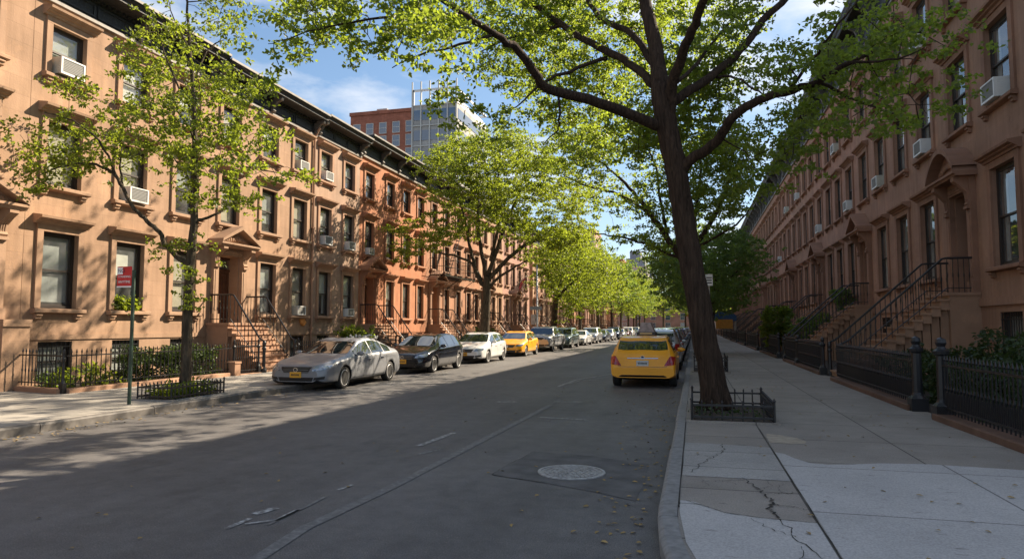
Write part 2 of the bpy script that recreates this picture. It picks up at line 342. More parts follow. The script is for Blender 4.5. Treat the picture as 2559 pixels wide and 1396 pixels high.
def concrete(name, rgb, ox, oy, sx, sy, var=0.18, joint=0.32, c2=0.86):
    m, t, b = new_mat(name); b.inputs['Roughness'].default_value = 0.85; b.inputs['Specular IOR Level'].default_value = 0.3
    geo = t.nodes.new('ShaderNodeNewGeometry')
    n1 = t.nodes.new('ShaderNodeTexNoise'); n1.inputs['Scale'].default_value = 1.1; n1.inputs['Detail'].default_value = 8; n1.inputs['Roughness'].default_value = 0.65
    lk(t, geo.outputs['Position'], n1.inputs['Vector'])
    r1 = t.nodes.new('ShaderNodeValToRGB'); r1.color_ramp.elements[0].position = 0.3; r1.color_ramp.elements[1].position = 0.7
    r1.color_ramp.elements[0].color = (*[c * (1 - var) for c in rgb], 1); r1.color_ramp.elements[1].color = (*[c * (1 + var) for c in rgb], 1)
    lk(t, n1.outputs['Fac'], r1.inputs['Fac'])
    n2 = t.nodes.new('ShaderNodeTexNoise'); n2.inputs['Scale'].default_value = 70; n2.inputs['Detail'].default_value = 3
    lk(t, geo.outputs['Position'], n2.inputs['Vector'])
    r2 = t.nodes.new('ShaderNodeValToRGB'); r2.color_ramp.elements[0].position = 0.3; r2.color_ramp.elements[1].position = 0.7
    r2.color_ramp.elements[0].color = (0.78, 0.78, 0.78, 1); r2.color_ramp.elements[1].color = (1.16, 1.16, 1.16, 1)
    lk(t, n2.outputs['Fac'], r2.inputs['Fac'])
    # dark scuffs and gum spots
    n3 = t.nodes.new('ShaderNodeTexNoise'); n3.inputs['Scale'].default_value = 9; n3.inputs['Detail'].default_value = 2
    mp3 = t.nodes.new('ShaderNodeMapping'); mp3.inputs['Scale'].default_value = (0.6, 1.8, 1); mp3.inputs['Rotation'].default_value = (0, 0, 0.35)
    lk(t, geo.outputs['Position'], mp3.inputs['Vector']); lk(t, mp3.outputs['Vector'], n3.inputs['Vector'])
    r3 = t.nodes.new('ShaderNodeValToRGB'); r3.color_ramp.elements[0].position = 0.25; r3.color_ramp.elements[1].position = 0.33
    r3.color_ramp.elements[0].color = (0.62, 0.61, 0.6, 1); r3.color_ramp.elements[1].color = (1, 1, 1, 1); lk(t, n3.outputs['Fac'], r3.inputs['Fac'])
    mp = t.nodes.new('ShaderNodeMapping'); mp.inputs['Location'].default_value = (-ox, -oy, 0)
    br = t.nodes.new('ShaderNodeTexBrick'); br.offset = 0.0; br.inputs['Scale'].default_value = 1.0
    br.inputs['Brick Width'].default_value = sx; br.inputs['Row Height'].default_value = sy
    br.inputs['Mortar Size'].default_value = 0.011; br.inputs['Mortar Smooth'].default_value = 0.2
    br.inputs['Color1'].default_value = (1, 1, 1, 1); br.inputs['Color2'].default_value = (c2, c2, c2, 1); br.inputs['Mortar'].default_value = (joint, joint, joint, 1)
    lk(t, geo.outputs['Position'], mp.inputs['Vector']); lk(t, mp.outputs['Vector'], br.inputs['Vector'])
    c = r1.outputs['Color']
    for x in (r2, r3, br):
        m2 = t.nodes.new('ShaderNodeMixRGB'); m2.blend_type = 'MULTIPLY'; m2.inputs['Fac'].default_value = 1
        lk(t, c, m2.inputs['Color1']); lk(t, x.outputs['Color'], m2.inputs['Color2']); c = m2.outputs['Color']
    lk(t, c, b.inputs['Base Color'])
    bp = t.nodes.new('ShaderNodeBump'); bp.inputs['Strength'].default_value = 0.4; bp.inputs['Distance'].default_value = 0.006
    lk(t, n2.outputs['Fac'], bp.inputs['Height']); lk(t, bp.outputs['Normal'], b.inputs['Normal'])
    return m
M['pave'] = concrete('old_pavement', (0.285, 0.255, 0.220), 0.87, 0.35, 1.5, 1.55)
M['pave_l'] = concrete('left_pavement', (0.36, 0.335, 0.295), -11.6, 0.2, 1.7, 1.5)
M['slab'] = concrete('pale_concrete', (0.42, 0.405, 0.385), 0.87, 0.37, 1.65, 1.86, var=0.10, joint=0.4, c2=0.95)
M['patch'] = plain('tar_patch', (0.088, 0.085, 0.083), 0.8, var=0.35, vscale=3.5, bump=0.3, bscale=90)
M['crack'] = plain('crack_dirt', (0.030, 0.026, 0.020), 0.95, var=0.5, vscale=20)
M['paint'] = None
def worn_paint(c0=(0.14, 0.135, 0.13), c1=(0.50, 0.49, 0.47)):
    m, t, b = new_mat('worn_road_paint'); b.inputs['Roughness'].default_value = 0.8
    geo = t.nodes.new('ShaderNodeNewGeometry'); n = t.nodes.new('ShaderNodeTexNoise'); n.inputs['Scale'].default_value = 14; n.inputs['Detail'].default_value = 6; n.inputs['Roughness'].default_value = 0.7
    lk(t, geo.outputs['Position'], n.inputs['Vector'])
    r = t.nodes.new('ShaderNodeValToRGB'); r.color_ramp.elements[0].position = 0.45; r.color_ramp.elements[1].position = 0.63
    r.color_ramp.elements[0].color = (*c0, 1); r.color_ramp.elements[1].color = (*c1, 1)
    lk(t, n.outputs['Fac'], r.inputs['Fac']); lk(t, r.outputs['Color'], b.inputs['Base Color']); return m
M['paint'] = worn_paint(); M['faint_paint'] = worn_paint((0.118, 0.115, 0.112), (0.20, 0.195, 0.186))

def structure(name, mb, mat, loc=(0,0,0)): return tag(mb.build(name, mat, None, loc), kind='structure')
b = MB(); b.quad((-900,-200,-0.05),(900,-200,-0.05),(900,1500,-0.05),(-900,1500,-0.05)); structure('ground', b, M['patch'])
b = MB()
ys = [-30, 0, 15, 40, 90, 200, 420]
for y0, y1 in zip(ys, ys[1:]): b.quad((KL-0.02,y0,0),(KR+1.4,y0,0),(KR+1.4,y1,0),(KL-0.02,y1,0))
structure('road', b, M['asphalt'])
def bend(y): return 0.075*max(0.0, 5.75-y)**2 if y > 2 else 0.075*3.75**2      # the near end of the kerb swings away from the road
b = MB(); yy_ = [-30, 2.0]+[2.0+0.35*k for k in range(1,11)]+[5.9, 170]
b.prism([(XR, -30), (XR, 170)] + [(-0.155+bend(v), v) for v in yy_[::-1]], -0.04, PZ, ax='z'); structure('pavement_right', b, M['pave'])
b = MB(); b.box(XL, KL-0.10, -30, 170, -0.04, PZ); structure('pavement_left', b, M['pave_l'])
def kerb(name, xa, xb, y0, y1, step, face):
    mb = MB(); y = y0; r = random.Random(3)
    while y < y1:
        L = step * r.uniform(0.85, 1.15)
        if face < 0 and y < 5.70: L = 0.5 if y < 5.2 else 5.75 - y
        g = 0.012; h = PZ + 0.012 + r.uniform(-0.004, 0.004); dx = r.uniform(-0.006, 0.006)*(1 if y > 5.7 or face > 0 else 0)
        x0, x1 = xa + dx, xb
        e = 0.03   # eased outer edge
        if face < 0: prof = [(x0, -0.04), (x1, -0.04), (x1, h), (x0 + e, h), (x0 + 0.008, h - 0.012), (x0 - 0.006, h - e)]
        else: prof = [(x0, -0.04), (x0, h), (x1 + dx - e, h), (x1 + dx - 0.008, h - 0.012), (x1 + dx + 0.006, h - e), (x1 + dx, -0.04)]
        if face < 0 and y + L <= 5.9 and y > 0.5:
            g = 0.001 if y + L < 5.7 else g
            q = [(bend(y), y), (bend(y + L - g), y + L - g)]; a = [mb.P((u + q[0][0], q[0][1], v)) for u, v in prof]; c = [mb.P((u + q[1][0], q[1][1], v)) for u, v in prof]
            for k in range(len(prof)): mb.face([a[k], a[(k+1) % len(prof)], c[(k+1) % len(prof)], c[k]])
            mb.face(a[::-1]); mb.face(c)
        else: mb.prism(prof, y, y + L - g, ax='y')
        y += L
    return structure(name, mb, M['granite'] if face < 0 else M['kerb_dark'])
kerb('kerb_right', KR, -0.157, -5.5, 165, 2.6, -1)
kerb('kerb_left', KL-0.098, KL, -10, 165, 2.4, 1)
# newer pale slabs let into the old pavement, their edges as found
def sheet(name, pts, z, mat):
    mb = MB(); i = [mb.P((x, y, z)) for x, y in pts]; mb.face(i); return structure(name, mb, mat)
sheet('pavement_slab', [(0.885,1.0),(3.55,1.0),(3.55,8.15),(3.0,8.22),(2.4,8.28),(1.9,8.20),(1.6,8.06),(1.35,7.98),(1.18,8.02),(1.06,8.25),(0.98,8.52),(0.885,8.6)], PZ+0.004, M['slab'])
sheet('pavement_slab', [(0.74,2.9),(0.865,2.9),(0.865,5.62),(0.45,5.66),(0.2,5.74),(0.08,5.88),(-0.02,6.02),(-0.14,6.05),(-0.14,5.7),(-0.08,4.9),(0.06,4.2),(0.35,3.4)], PZ+0.004, M['slab'])
M['slab_b'] = concrete('grey_concrete', (0.33, 0.315, 0.29), 0.87, 0.1, 2.0, 0.93, var=0.12, joint=0.4, c2=0.85)
sheet('pavement_slab', [(-0.14,7.05),(0.865,7.05),(0.865,8.9),(0.6,8.96),(0.3,9.0),(-0.14,9.02)], PZ+0.004, M['slab_b'])
M['mend'] = plain('mortar_mend', (0.34, 0.29, 0.22), 0.9, var=0.2, vscale=9)
sheet('pavement_mend', [(0.90,9.3),(1.15,9.25),(1.32,9.32),(1.36,9.5),(1.28,9.75),(1.1,9.95),(0.93,10.05),(0.90,9.7)], PZ+0.004, M['mend'])
def crackline(pts, w0, w1, seed, z=PZ+0.008, sub=7, jit=0.05):
    r = random.Random(seed); P = []
    for (x0,y0),(x1,y1) in zip(pts, pts[1:]):
        for k in range(sub):
            t = k / sub; P.append((x0+(x1-x0)*t + r.uniform(-jit,jit)*0.55, y0+(y1-y0)*t + r.uniform(-jit,jit)*0.55))
    P.append(pts[-1]); mb = MB(); n = len(P); L = []; Rr = []
    for k, (x, y) in enumerate(P):
        a, c = P[max(0,k-1)], P[min(n-1,k+1)]; dx, dy = c[0]-a[0], c[1]-a[1]; l = math.hypot(dx,dy) or 1
        wd = (w0+(w1-w0)*k/(n-1))*r.uniform(0.3,1.3)*0.29; L.append(mb.P((x-dy/l*wd, y+dx/l*wd, z))); Rr.append(mb.P((x+dy/l*wd, y-dx/l*wd, z)))
    for k in range(n-1): mb.face([L[k],Rr[k],Rr[k+1],L[k+1]])
    return structure('pavement_crack', mb, M['crack'])
crackline([(0.44,7.05),(0.50,6.75),(0.58,6.45),(0.60,6.2),(0.56,5.95),(0.60,5.68)], 0.016, 0.045, 1)
crackline([(0.58,6.45),(0.72,6.52),(0.865,6.55)], 0.02, 0.012, 2)
crackline([(0.60,6.1),(0.74,6.06),(0.865,5.98)], 0.018, 0.012, 3)
crackline([(-0.05,6.9),(0.12,6.82),(0.25,6.9),(0.44,6.98)], 0.008, 0.02, 4)
crackline([(0.25,6.9),(0.36,6.74)], 0.008, 0.006, 5)
crackline([(0.30,9.0),(0.32,8.6),(0.2,8.15),(0.05,7.7),(-0.05,7.2)], 0.022, 0.01, 6)
crackline([(0.2,8.15),(0.04,8.2),(-0.09,8.1)], 0.012, 0.008, 7)
crackline([(0.62,5.62),(0.66,5.2),(0.82,4.6),(0.80,4.2)], 0.016, 0.012, 8)
crackline([(0.40,5.62),(0.52,5.35),(0.66,5.2)], 0.012, 0.01, 9)
crackline([(0.66,5.0),(0.62,4.6),(0.70,4.2),(0.62,3.8)], 0.01, 0.006, 10)
crackline([(0.875,4.0),(0.875,6.0),(0.875,8.0),(0.875,10.5)], 0.018, 0.012, 11, jit=0.012)
crackline([(-0.148,5.8),(-0.148,6.0),(-0.148,9.0),(-0.148,14.0)], 0.028, 0.016, 12, jit=0.008)
crackline([(-0.09,6.04),(0.08,5.87),(0.2,5.73),(0.45,5.65),(0.865,5.61)], 0.016, 0.016, 13, jit=0.01)
crackline([(0.1,8.15),(0.18,7.95),(0.34,7.86),(0.5,7.9)], 0.008, 0.004, 21, jit=0.03); crackline([(0.05,6.82),(0.1,6.66),(0.02,6.55)], 0.008, 0.004, 22, jit=0.03)
crackline([(0.46,6.95),(0.36,6.98),(0.2,6.96),(-0.1,7.0)], 0.012, 0.006, 23, jit=0.02); crackline([(0.74,6.52),(0.7,6.7),(0.78,6.9)], 0.008, 0.005, 24, jit=0.03)
crackline([(0.55,6.62),(0.66,6.78),(0.64,7.0)], 0.012, 0.006, 25, jit=0.03); crackline([(0.82,4.6),(0.74,4.5),(0.6,4.55)], 0.008, 0.004, 26, jit=0.03)
crackline([(1.5,4.92),(1.72,4.74)], 0.02, 0.01, 14); crackline([(1.42,4.62),(1.60,4.50)], 0.016, 0.01, 15)
# mended asphalt round the manhole and the remains of road paint
pp_ = [tuple(on_z(a, b, 0.0)[:2]) for a, b in ((1335,1128),(1480,1140),(1622,1160),(1612,1205),(1588,1252),(1500,1232),(1360,1206),(1228,1186),(1275,1158))]
sheet('road_patch', pp_, 0.004, M['patch'])
crackline(pp_[6:] + pp_[:3], 0.016, 0.010, 16, z=0.006, jit=0.02)
def mark(px, w=0.1, z=0.005, mt='paint'):
    pts = [on_z(x, y, z) for x, y in px]; mb = MB(); L = []
    for k, p in enumerate(pts):
        d = pts[min(k+1,len(pts)-1)] - pts[max(k-1,0)]; d.normalize(); s = Vector((-d.y, d.x, 0)) * w/2; L.append((mb.P(p+s), mb.P(p-s)))
    for a, c in zip(L, L[1:]): mb.face([a[0],a[1],c[1],c[0]])
    structure('road_marking', mb, M[mt])
mark([(640,1396),(760,1318),(980,1215),(1180,1112),(1378,1010)], 0.11, mt='faint_paint')
mark([(1045,1113),(1135,1080)], 0.09); mark([(636,1283),(690,1267)], 0.09)
mark([(565,1319),(625,1294)], 0.05); mark([(612,1308),(690,1298),(745,1272)], 0.05); mark([(668,1310),(700,1295),(770,1262),(812,1240)], 0.035, mt='faint_paint'); mark([(845,1222),(880,1210)], 0.05)
mark([(1240,1003),(1292,1003)], 0.10); mark([(1348,1041),(1410,1045),(1470,1049)], 0.08); mark([(1384,1003),(1455,1003)], 0.08)
mark([(1395,965),(1440,948),(1545,931)], 0.08); mark([(1420,958),(1450,950),(1530,947)], 0.06); mark([(1040,1135),(1100,1122)], 0.03)

def manhole(x, y, r):
    t = thing('manhole_cover', 'round worn iron manhole cover with a studded pattern set in the patched asphalt', 'manhole cover', (x, y, 0.006))
    mb = MB(); mb.lathe([(r, -0.01), (r, 0.010), (r*0.92, 0.012), (r*0.92, -0.01)], n=40); mb.build('rim', plain('worn_iron_rim', (0.34,0.33,0.32), 0.55, 0.1, var=0.3, vscale=20), t)
    mb = MB(); mb.lathe([(r*0.915, -0.012), (r*0.915, 0.002), (0.0, 0.002)], n=40)
    rings = [(0.12, 6), (0.25, 12), (0.38, 19), (0.51, 25), (0.64, 31), (0.78, 38)]
    for q, n in rings:
        for k in range(n):
            a = 2*math.pi*(k+0.5*(n%2))/n; c, s = math.cos(a), math.sin(a); hw, hl = 0.034*r, 0.05*r
            px_, py_ = q*r*c, q*r*s
            mb.prism([(px_+(u*c-v*s), py_+(u*s+v*c)) for u, v in ((-hw,-hl),(hw,-hl),(hw,hl),(-hw,hl))], 0.0022, 0.011, ax='z')
    mb.build('cover', plain('worn_iron', (0.31,0.30,0.29), 0.55, 0.1, var=0.35, vscale=14), t)
manhole(-1.33, 7.5, 0.37)

# ------------------------------------------------------------------ terraced houses (local frame: a along the street, o outwards from the facade, z up)
MESH = {}
def fn_side(s): return lambda a, o, z: (s*o, a, z)
def part(key, name, maker, mats, parent, loc=(0,0,0)):
    if key not in MESH:
        mb = maker(); me = mb.mesh(name, mats)
        bm = bmesh.new(); bm.from_mesh(me); bmesh.ops.recalc_face_normals(bm, faces=bm.faces); bm.to_mesh(me); bm.free(); MESH[key] = me
    return link(name, MESH[key], parent, loc)
def mk_frame(s, w, h, rail):
    mb = MB(fn_side(s)); o0, o1 = -0.17, -0.09; t = 0.065
    mb.box(-w/2, -w/2+t, o0, o1, 0, h); mb.box(w/2-t, w/2, o0, o1, 0, h); mb.box(-w/2+t, w/2-t, o0, o1, h-t, h); mb.box(-w/2+t, w/2-t, o0, o1, 0, t)
    q = 0.045
    for (za, zb, oa, ob) in ((rail*h-0.02, h-t, -0.138, -0.100), (t, rail*h+0.02, -0.166, -0.140)):
        x0, x1 = -w/2+t, w/2-t
        mb.box(x0, x0+q, oa, ob, za, zb); mb.box(x1-q, x1, oa, ob, za, zb); mb.box(x0+q, x1-q, oa, ob, za, za+q); mb.box(x0+q, x1-q, oa, ob, zb-q, zb)
    return mb
def mk_pane(s, w, h, rail):
    mb = MB(fn_side(s)); x0, x1 = -w/2+0.108, w/2-0.108
    mb.quad((x0,-0.12,rail*h+0.022),(x1,-0.12,rail*h+0.022),(x1,-0.12,h-0.108),(x0,-0.12,h-0.108))
    mb.quad((x0,-0.152,0.108),(x1,-0.152,0.108),(x1,-0.152,rail*h-0.022),(x0,-0.152,rail*h-0.022)); return mb
def mk_blind(s, w, h, f, kind):
    mb = MB(fn_side(s))
    if kind == 0:
        mb.quad((-w/2+.07,-0.215,h*(1-f)),(w/2-.07,-0.215,h*(1-f)),(w/2-.07,-0.215,h-.02),(-w/2+.07,-0.215,h-.02)); mb.box(-w/2+.07, w/2-.07, -0.225, -0.205, h*(1-f)-.03, h*(1-f))
    else:
        n = 14
        for sg in (-1, 1):
            wd = w*f/2; pts = [(sg*(w/2-.07)-sg*wd*k/n, (-0.225 if kind == 1 else -0.262)+0.018*math.sin(k*2.4)) for k in range(n+1)]
            for (a0,o0),(a1,o1) in zip(pts, pts[1:]): mb.quad((a0,o0,.08),(a1,o1,.08),(a1,o1,h-.02),(a0,o0,h-.02))
    return mb
def mk_lintel(s, w, h, t, hood):
    mb = MB(fn_side(s)); p = 0.055
    mb.box(-w/2-t, -w/2+0.003, 0.001, p, 0, h-0.003); mb.box(w/2-0.003, w/2+t, 0.001, p, 0, h-0.003); mb.box(-w/2-t, w/2+t, 0.001, p+0.003, h-0.003, h+0.17)
    if hood:
        k = hood; a0, a1 = -w/2-t-0.10, w/2+t+0.10; z = h+0.17
        mb.prism([(0.001,z),(0.075*k,z),(0.095*k,z+0.05),(0.15*k,z+0.075),(0.16*k,z+0.10),(0.23*k,z+0.13),(0.24*k,z+0.19),(0.20*k,z+0.20),(0.001,z+0.235)], a0, a1)
    return mb
def mk_sill(s, w, t):
    mb = MB(fn_side(s)); a = w/2+t+0.06
    mb.prism([(-0.15,0.0),(0.15,-0.02),(0.165,-0.035),(0.165,-0.105),(0.13,-0.125),(0.001,-0.14),(-0.15,-0.14)], -a, a)
    for sg in (-1, 1):
        c = sg*(a-0.16); mb.prism([(0.001,-0.141),(0.12,-0.141),(0.125,-0.19),(0.085,-0.205),(0.08,-0.26),(0.04,-0.28),(0.001,-0.28)], c-0.08, c+0.08)
    return mb
BL = random.Random(11)
def window(house, s, a, z, w, h, mt, hood=1.0, t=0.15, detail=2, frame='frame', light=0.5, seed=None):
    r = random.Random(seed if seed is not None else BL.random()); rail = 0.5
    wn = part(('fr',s,w,h,frame), 'window', lambda: mk_frame(s,w,h,rail), M[frame], house, (0, a, z))
    part(('pn',s,w,h), 'pane', lambda: mk_pane(s,w,h,rail), M['glass'], wn)
    q = r.random(); f = round(r.choice((0.45, 0.5, 0.6, 0.75, 0.9, 1.0)), 2)
    if q < light:
        bm_ = r.choice(('blind','blind_c','blind','blind_d')); part(('bl',s,w,h,f,0,bm_), 'blind', lambda: mk_blind(s,w,h,f,0), M[bm_], wn)
        if r.random() < 0.45: part(('bl',s,w,h,0.3,1), 'curtain', lambda: mk_blind(s,w,h,0.3,2), M['blind_b'], wn)
    elif q < 0.85:
        fc = round(r.choice((0.35,0.5,0.8)),2); part(('bl',s,w,h,fc,1), 'curtain', lambda: mk_blind(s,w,h,fc,1), M['blind_b'], wn)
    part(('li',s,w,h,t,hood,mt), 'lintel', lambda: mk_lintel(s,w,h,t,hood), M[mt], wn)
    part(('si',s,w,t,mt), 'sill', lambda: mk_sill(s,w,t), M[mt], wn)
    return wn
def mk_bars(s, w, h):
    mb = MB(fn_side(s)); n = max(5, int(w/0.13))
    for k in range(n+1):
        a = -w/2+0.03+(w-0.06)*k/n; mb.tube([(a,-0.03,0.01),(a,-0.03,h-0.02)], 0.012, 5)
    mb.box(-w/2, w/2, -0.04, -0.02, h*0.86, h*0.86+0.03); mb.box(-w/2, w/2, -0.04, -0.02, 0.12, 0.15); return mb
def wall(house, s, W, z_top, openings, mt, depth=11.0, name='wall', proud=()):
    """front with real openings and reveals, dim rooms behind, party walls, back and roof"""
    mb = MB(fn_side(s)); xs = sorted({0.0, W} | {v for o in openings for v in (o[0], o[1])}); zs = sorted({-0.15, z_top} | {v for o in openings for v in (o[2], o[3])})
    for x0, x1 in zip(xs, xs[1:]):
        for z0, z1 in zip(zs, zs[1:]):
            cx, cz = (x0+x1)/2, (z0+z1)/2
            if not any(o[0] < cx < o[1] and o[2] < cz < o[3] for o in openings): mb.quad((x0,0,z0),(x1,0,z0),(x1,0,z1),(x0,0,z1))
    for (x0, x1, z0, z1, dp) in openings:
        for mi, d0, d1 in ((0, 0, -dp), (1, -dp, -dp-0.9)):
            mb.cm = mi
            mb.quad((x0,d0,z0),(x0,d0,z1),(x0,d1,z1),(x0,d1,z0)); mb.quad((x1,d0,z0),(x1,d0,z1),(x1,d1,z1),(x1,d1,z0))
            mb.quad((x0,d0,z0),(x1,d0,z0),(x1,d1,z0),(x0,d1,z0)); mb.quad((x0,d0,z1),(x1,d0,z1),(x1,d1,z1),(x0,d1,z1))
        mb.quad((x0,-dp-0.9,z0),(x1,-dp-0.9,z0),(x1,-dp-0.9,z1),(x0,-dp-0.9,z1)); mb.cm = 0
    mb.quad((0,0,-.15),(0,0,z_top),(0,-depth,z_top),(0,-depth,-.15)); mb.quad((W,0,-.15),(W,0,z_top),(W,-depth,z_top),(W,-depth,-.15))
    mb.quad((0,-depth,-.15),(W,-depth,-.15),(W,-depth,z_top),(0,-depth,z_top))
    mb.cm = 2; mb.quad((0,0,z_top),(W,0,z_top),(W,-depth,z_top),(0,-depth,z_top)); mb.cm = 0
    for (o, z0, z1) in proud:                               # string courses run between the openings they meet
        cuts = sorted([(p[0], p[1]) for p in openings if p[2] < z1 and p[3] > z0]); x = 0.004
        for c0, c1 in cuts + [(W-0.004, W)]:
            if c0 - x > 0.05: mb.box(x, c0, -0.02, o, z0, z1)
            x = c1
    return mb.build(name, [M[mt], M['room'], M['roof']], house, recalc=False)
def mk_bracket(s, h, pr, wd):
    mb = MB(fn_side(s)); mb.prism([(0.075,0),(0.17,-0.02),(0.22,0.05),(0.17,0.13),(0.20,0.3*h),(pr*0.6,0.62*h),(pr*0.92,0.72*h),(pr,0.86*h),(pr,h),(0.075,h)], -wd/2, wd/2)
    mb.lathe([(0.001,-wd/2-0.012),(0.055,-wd/2-0.012),(0.055,wd/2+0.012),(0.001,wd/2+0.012)], c=(0,0.155,0.05), n=8, axis='x'); return mb
def cornice(house, s, W, z0, z1, brk, pr=0.62, panel=True):
    """wooden cornice: architrave, panelled frieze, dentils, brackets under a moulded crown"""
    H = z1-z0; mb = MB(fn_side(s))
    mb.box(0.006, W-0.006, 0.001, 0.07, z0+0.09, z0+H*0.62)
    mb.prism([(0.001,z0+H*0.62),(0.11,z0+H*0.62),(0.13,z0+H*0.68),(0.20,z0+H*0.72),(pr*0.95,z0+H*0.74),(pr,z0+H*0.76),(pr,z0+H*0.84),(pr+0.06,z0+H*0.88),(pr+0.10,z0+H*0.95),(pr+0.10,z1),(-0.3,z1+0.02),(-0.3,z0+H*0.7)], 0.006, W-0.006)
    n = int(W/0.17)
    for k in range(n):
        a = 0.08+(W-0.16)*k/max(1,n-1); mb.box(a-0.04, a+0.04, 0.11, 0.19, z0+H*0.625, z0+H*0.70)
    cs = mb.build('cornice', M['cornice'], house)
    mb = MB(fn_side(s)); mb.box(0.0, W, pr+0.085, pr+0.125, z1-0.045, z1+0.03); mb.box(0.004, W-0.004, 0.001, 0.105, z0, z0+0.09); mb.build('moulding', M['cornice_edge'], cs)
    for a in brk: part(('bk',s,round(H,2),pr), 'bracket', lambda: mk_bracket(s, H*0.66, pr*0.9, 0.15), M['bracket'], cs, (0, a, z0+0.10))
    if panel:
        bs = sorted(brk)
        for a0, a1 in zip(bs, bs[1:]):
            if a1-a0 > 0.6:
                n = max(1, int((a1-a0)/1.1)); wd = (a1-a0-0.3)/n
                for k in range(n):
                    x0 = a0+0.15+wd*k+0.04; x1 = x0+wd-0.08; mb = MB(fn_side(s)); za, zb = z0+0.15, z0+H*0.56
                    mb.box(x0,x1,0.07,0.098,za,za+0.05); mb.box(x0,x1,0.07,0.098,zb-0.05,zb); mb.box(x0,x0+0.05,0.07,0.098,za+0.05,zb-0.05); mb.box(x1-0.05,x1,0.07,0.098,za+0.05,zb-0.05)
                    mb.build('frieze_panel', M['cornice'], cs)
    return cs
def mk_console(s, hh, pr):
    mb = MB(fn_side(s)); mb.prism([(0.10,0),(0.16,0.0),(0.20,0.05),(0.17,0.12),(0.19,hh*0.45),(pr*0.75,hh*0.72),(pr,hh*0.86),(pr,hh),(0.10,hh)], -0.11, 0.11)
    for k in (-0.055, 0.0, 0.055): mb.prism([(0.175,0.10),(0.215,hh*0.45),(pr*0.78,hh*0.73),(pr*0.74,hh*0.73),(0.17,hh*0.45)], k-0.012, k+0.012)
    mb.box(-0.13,0.13,0.10,0.22,-0.08,-0.003); return mb
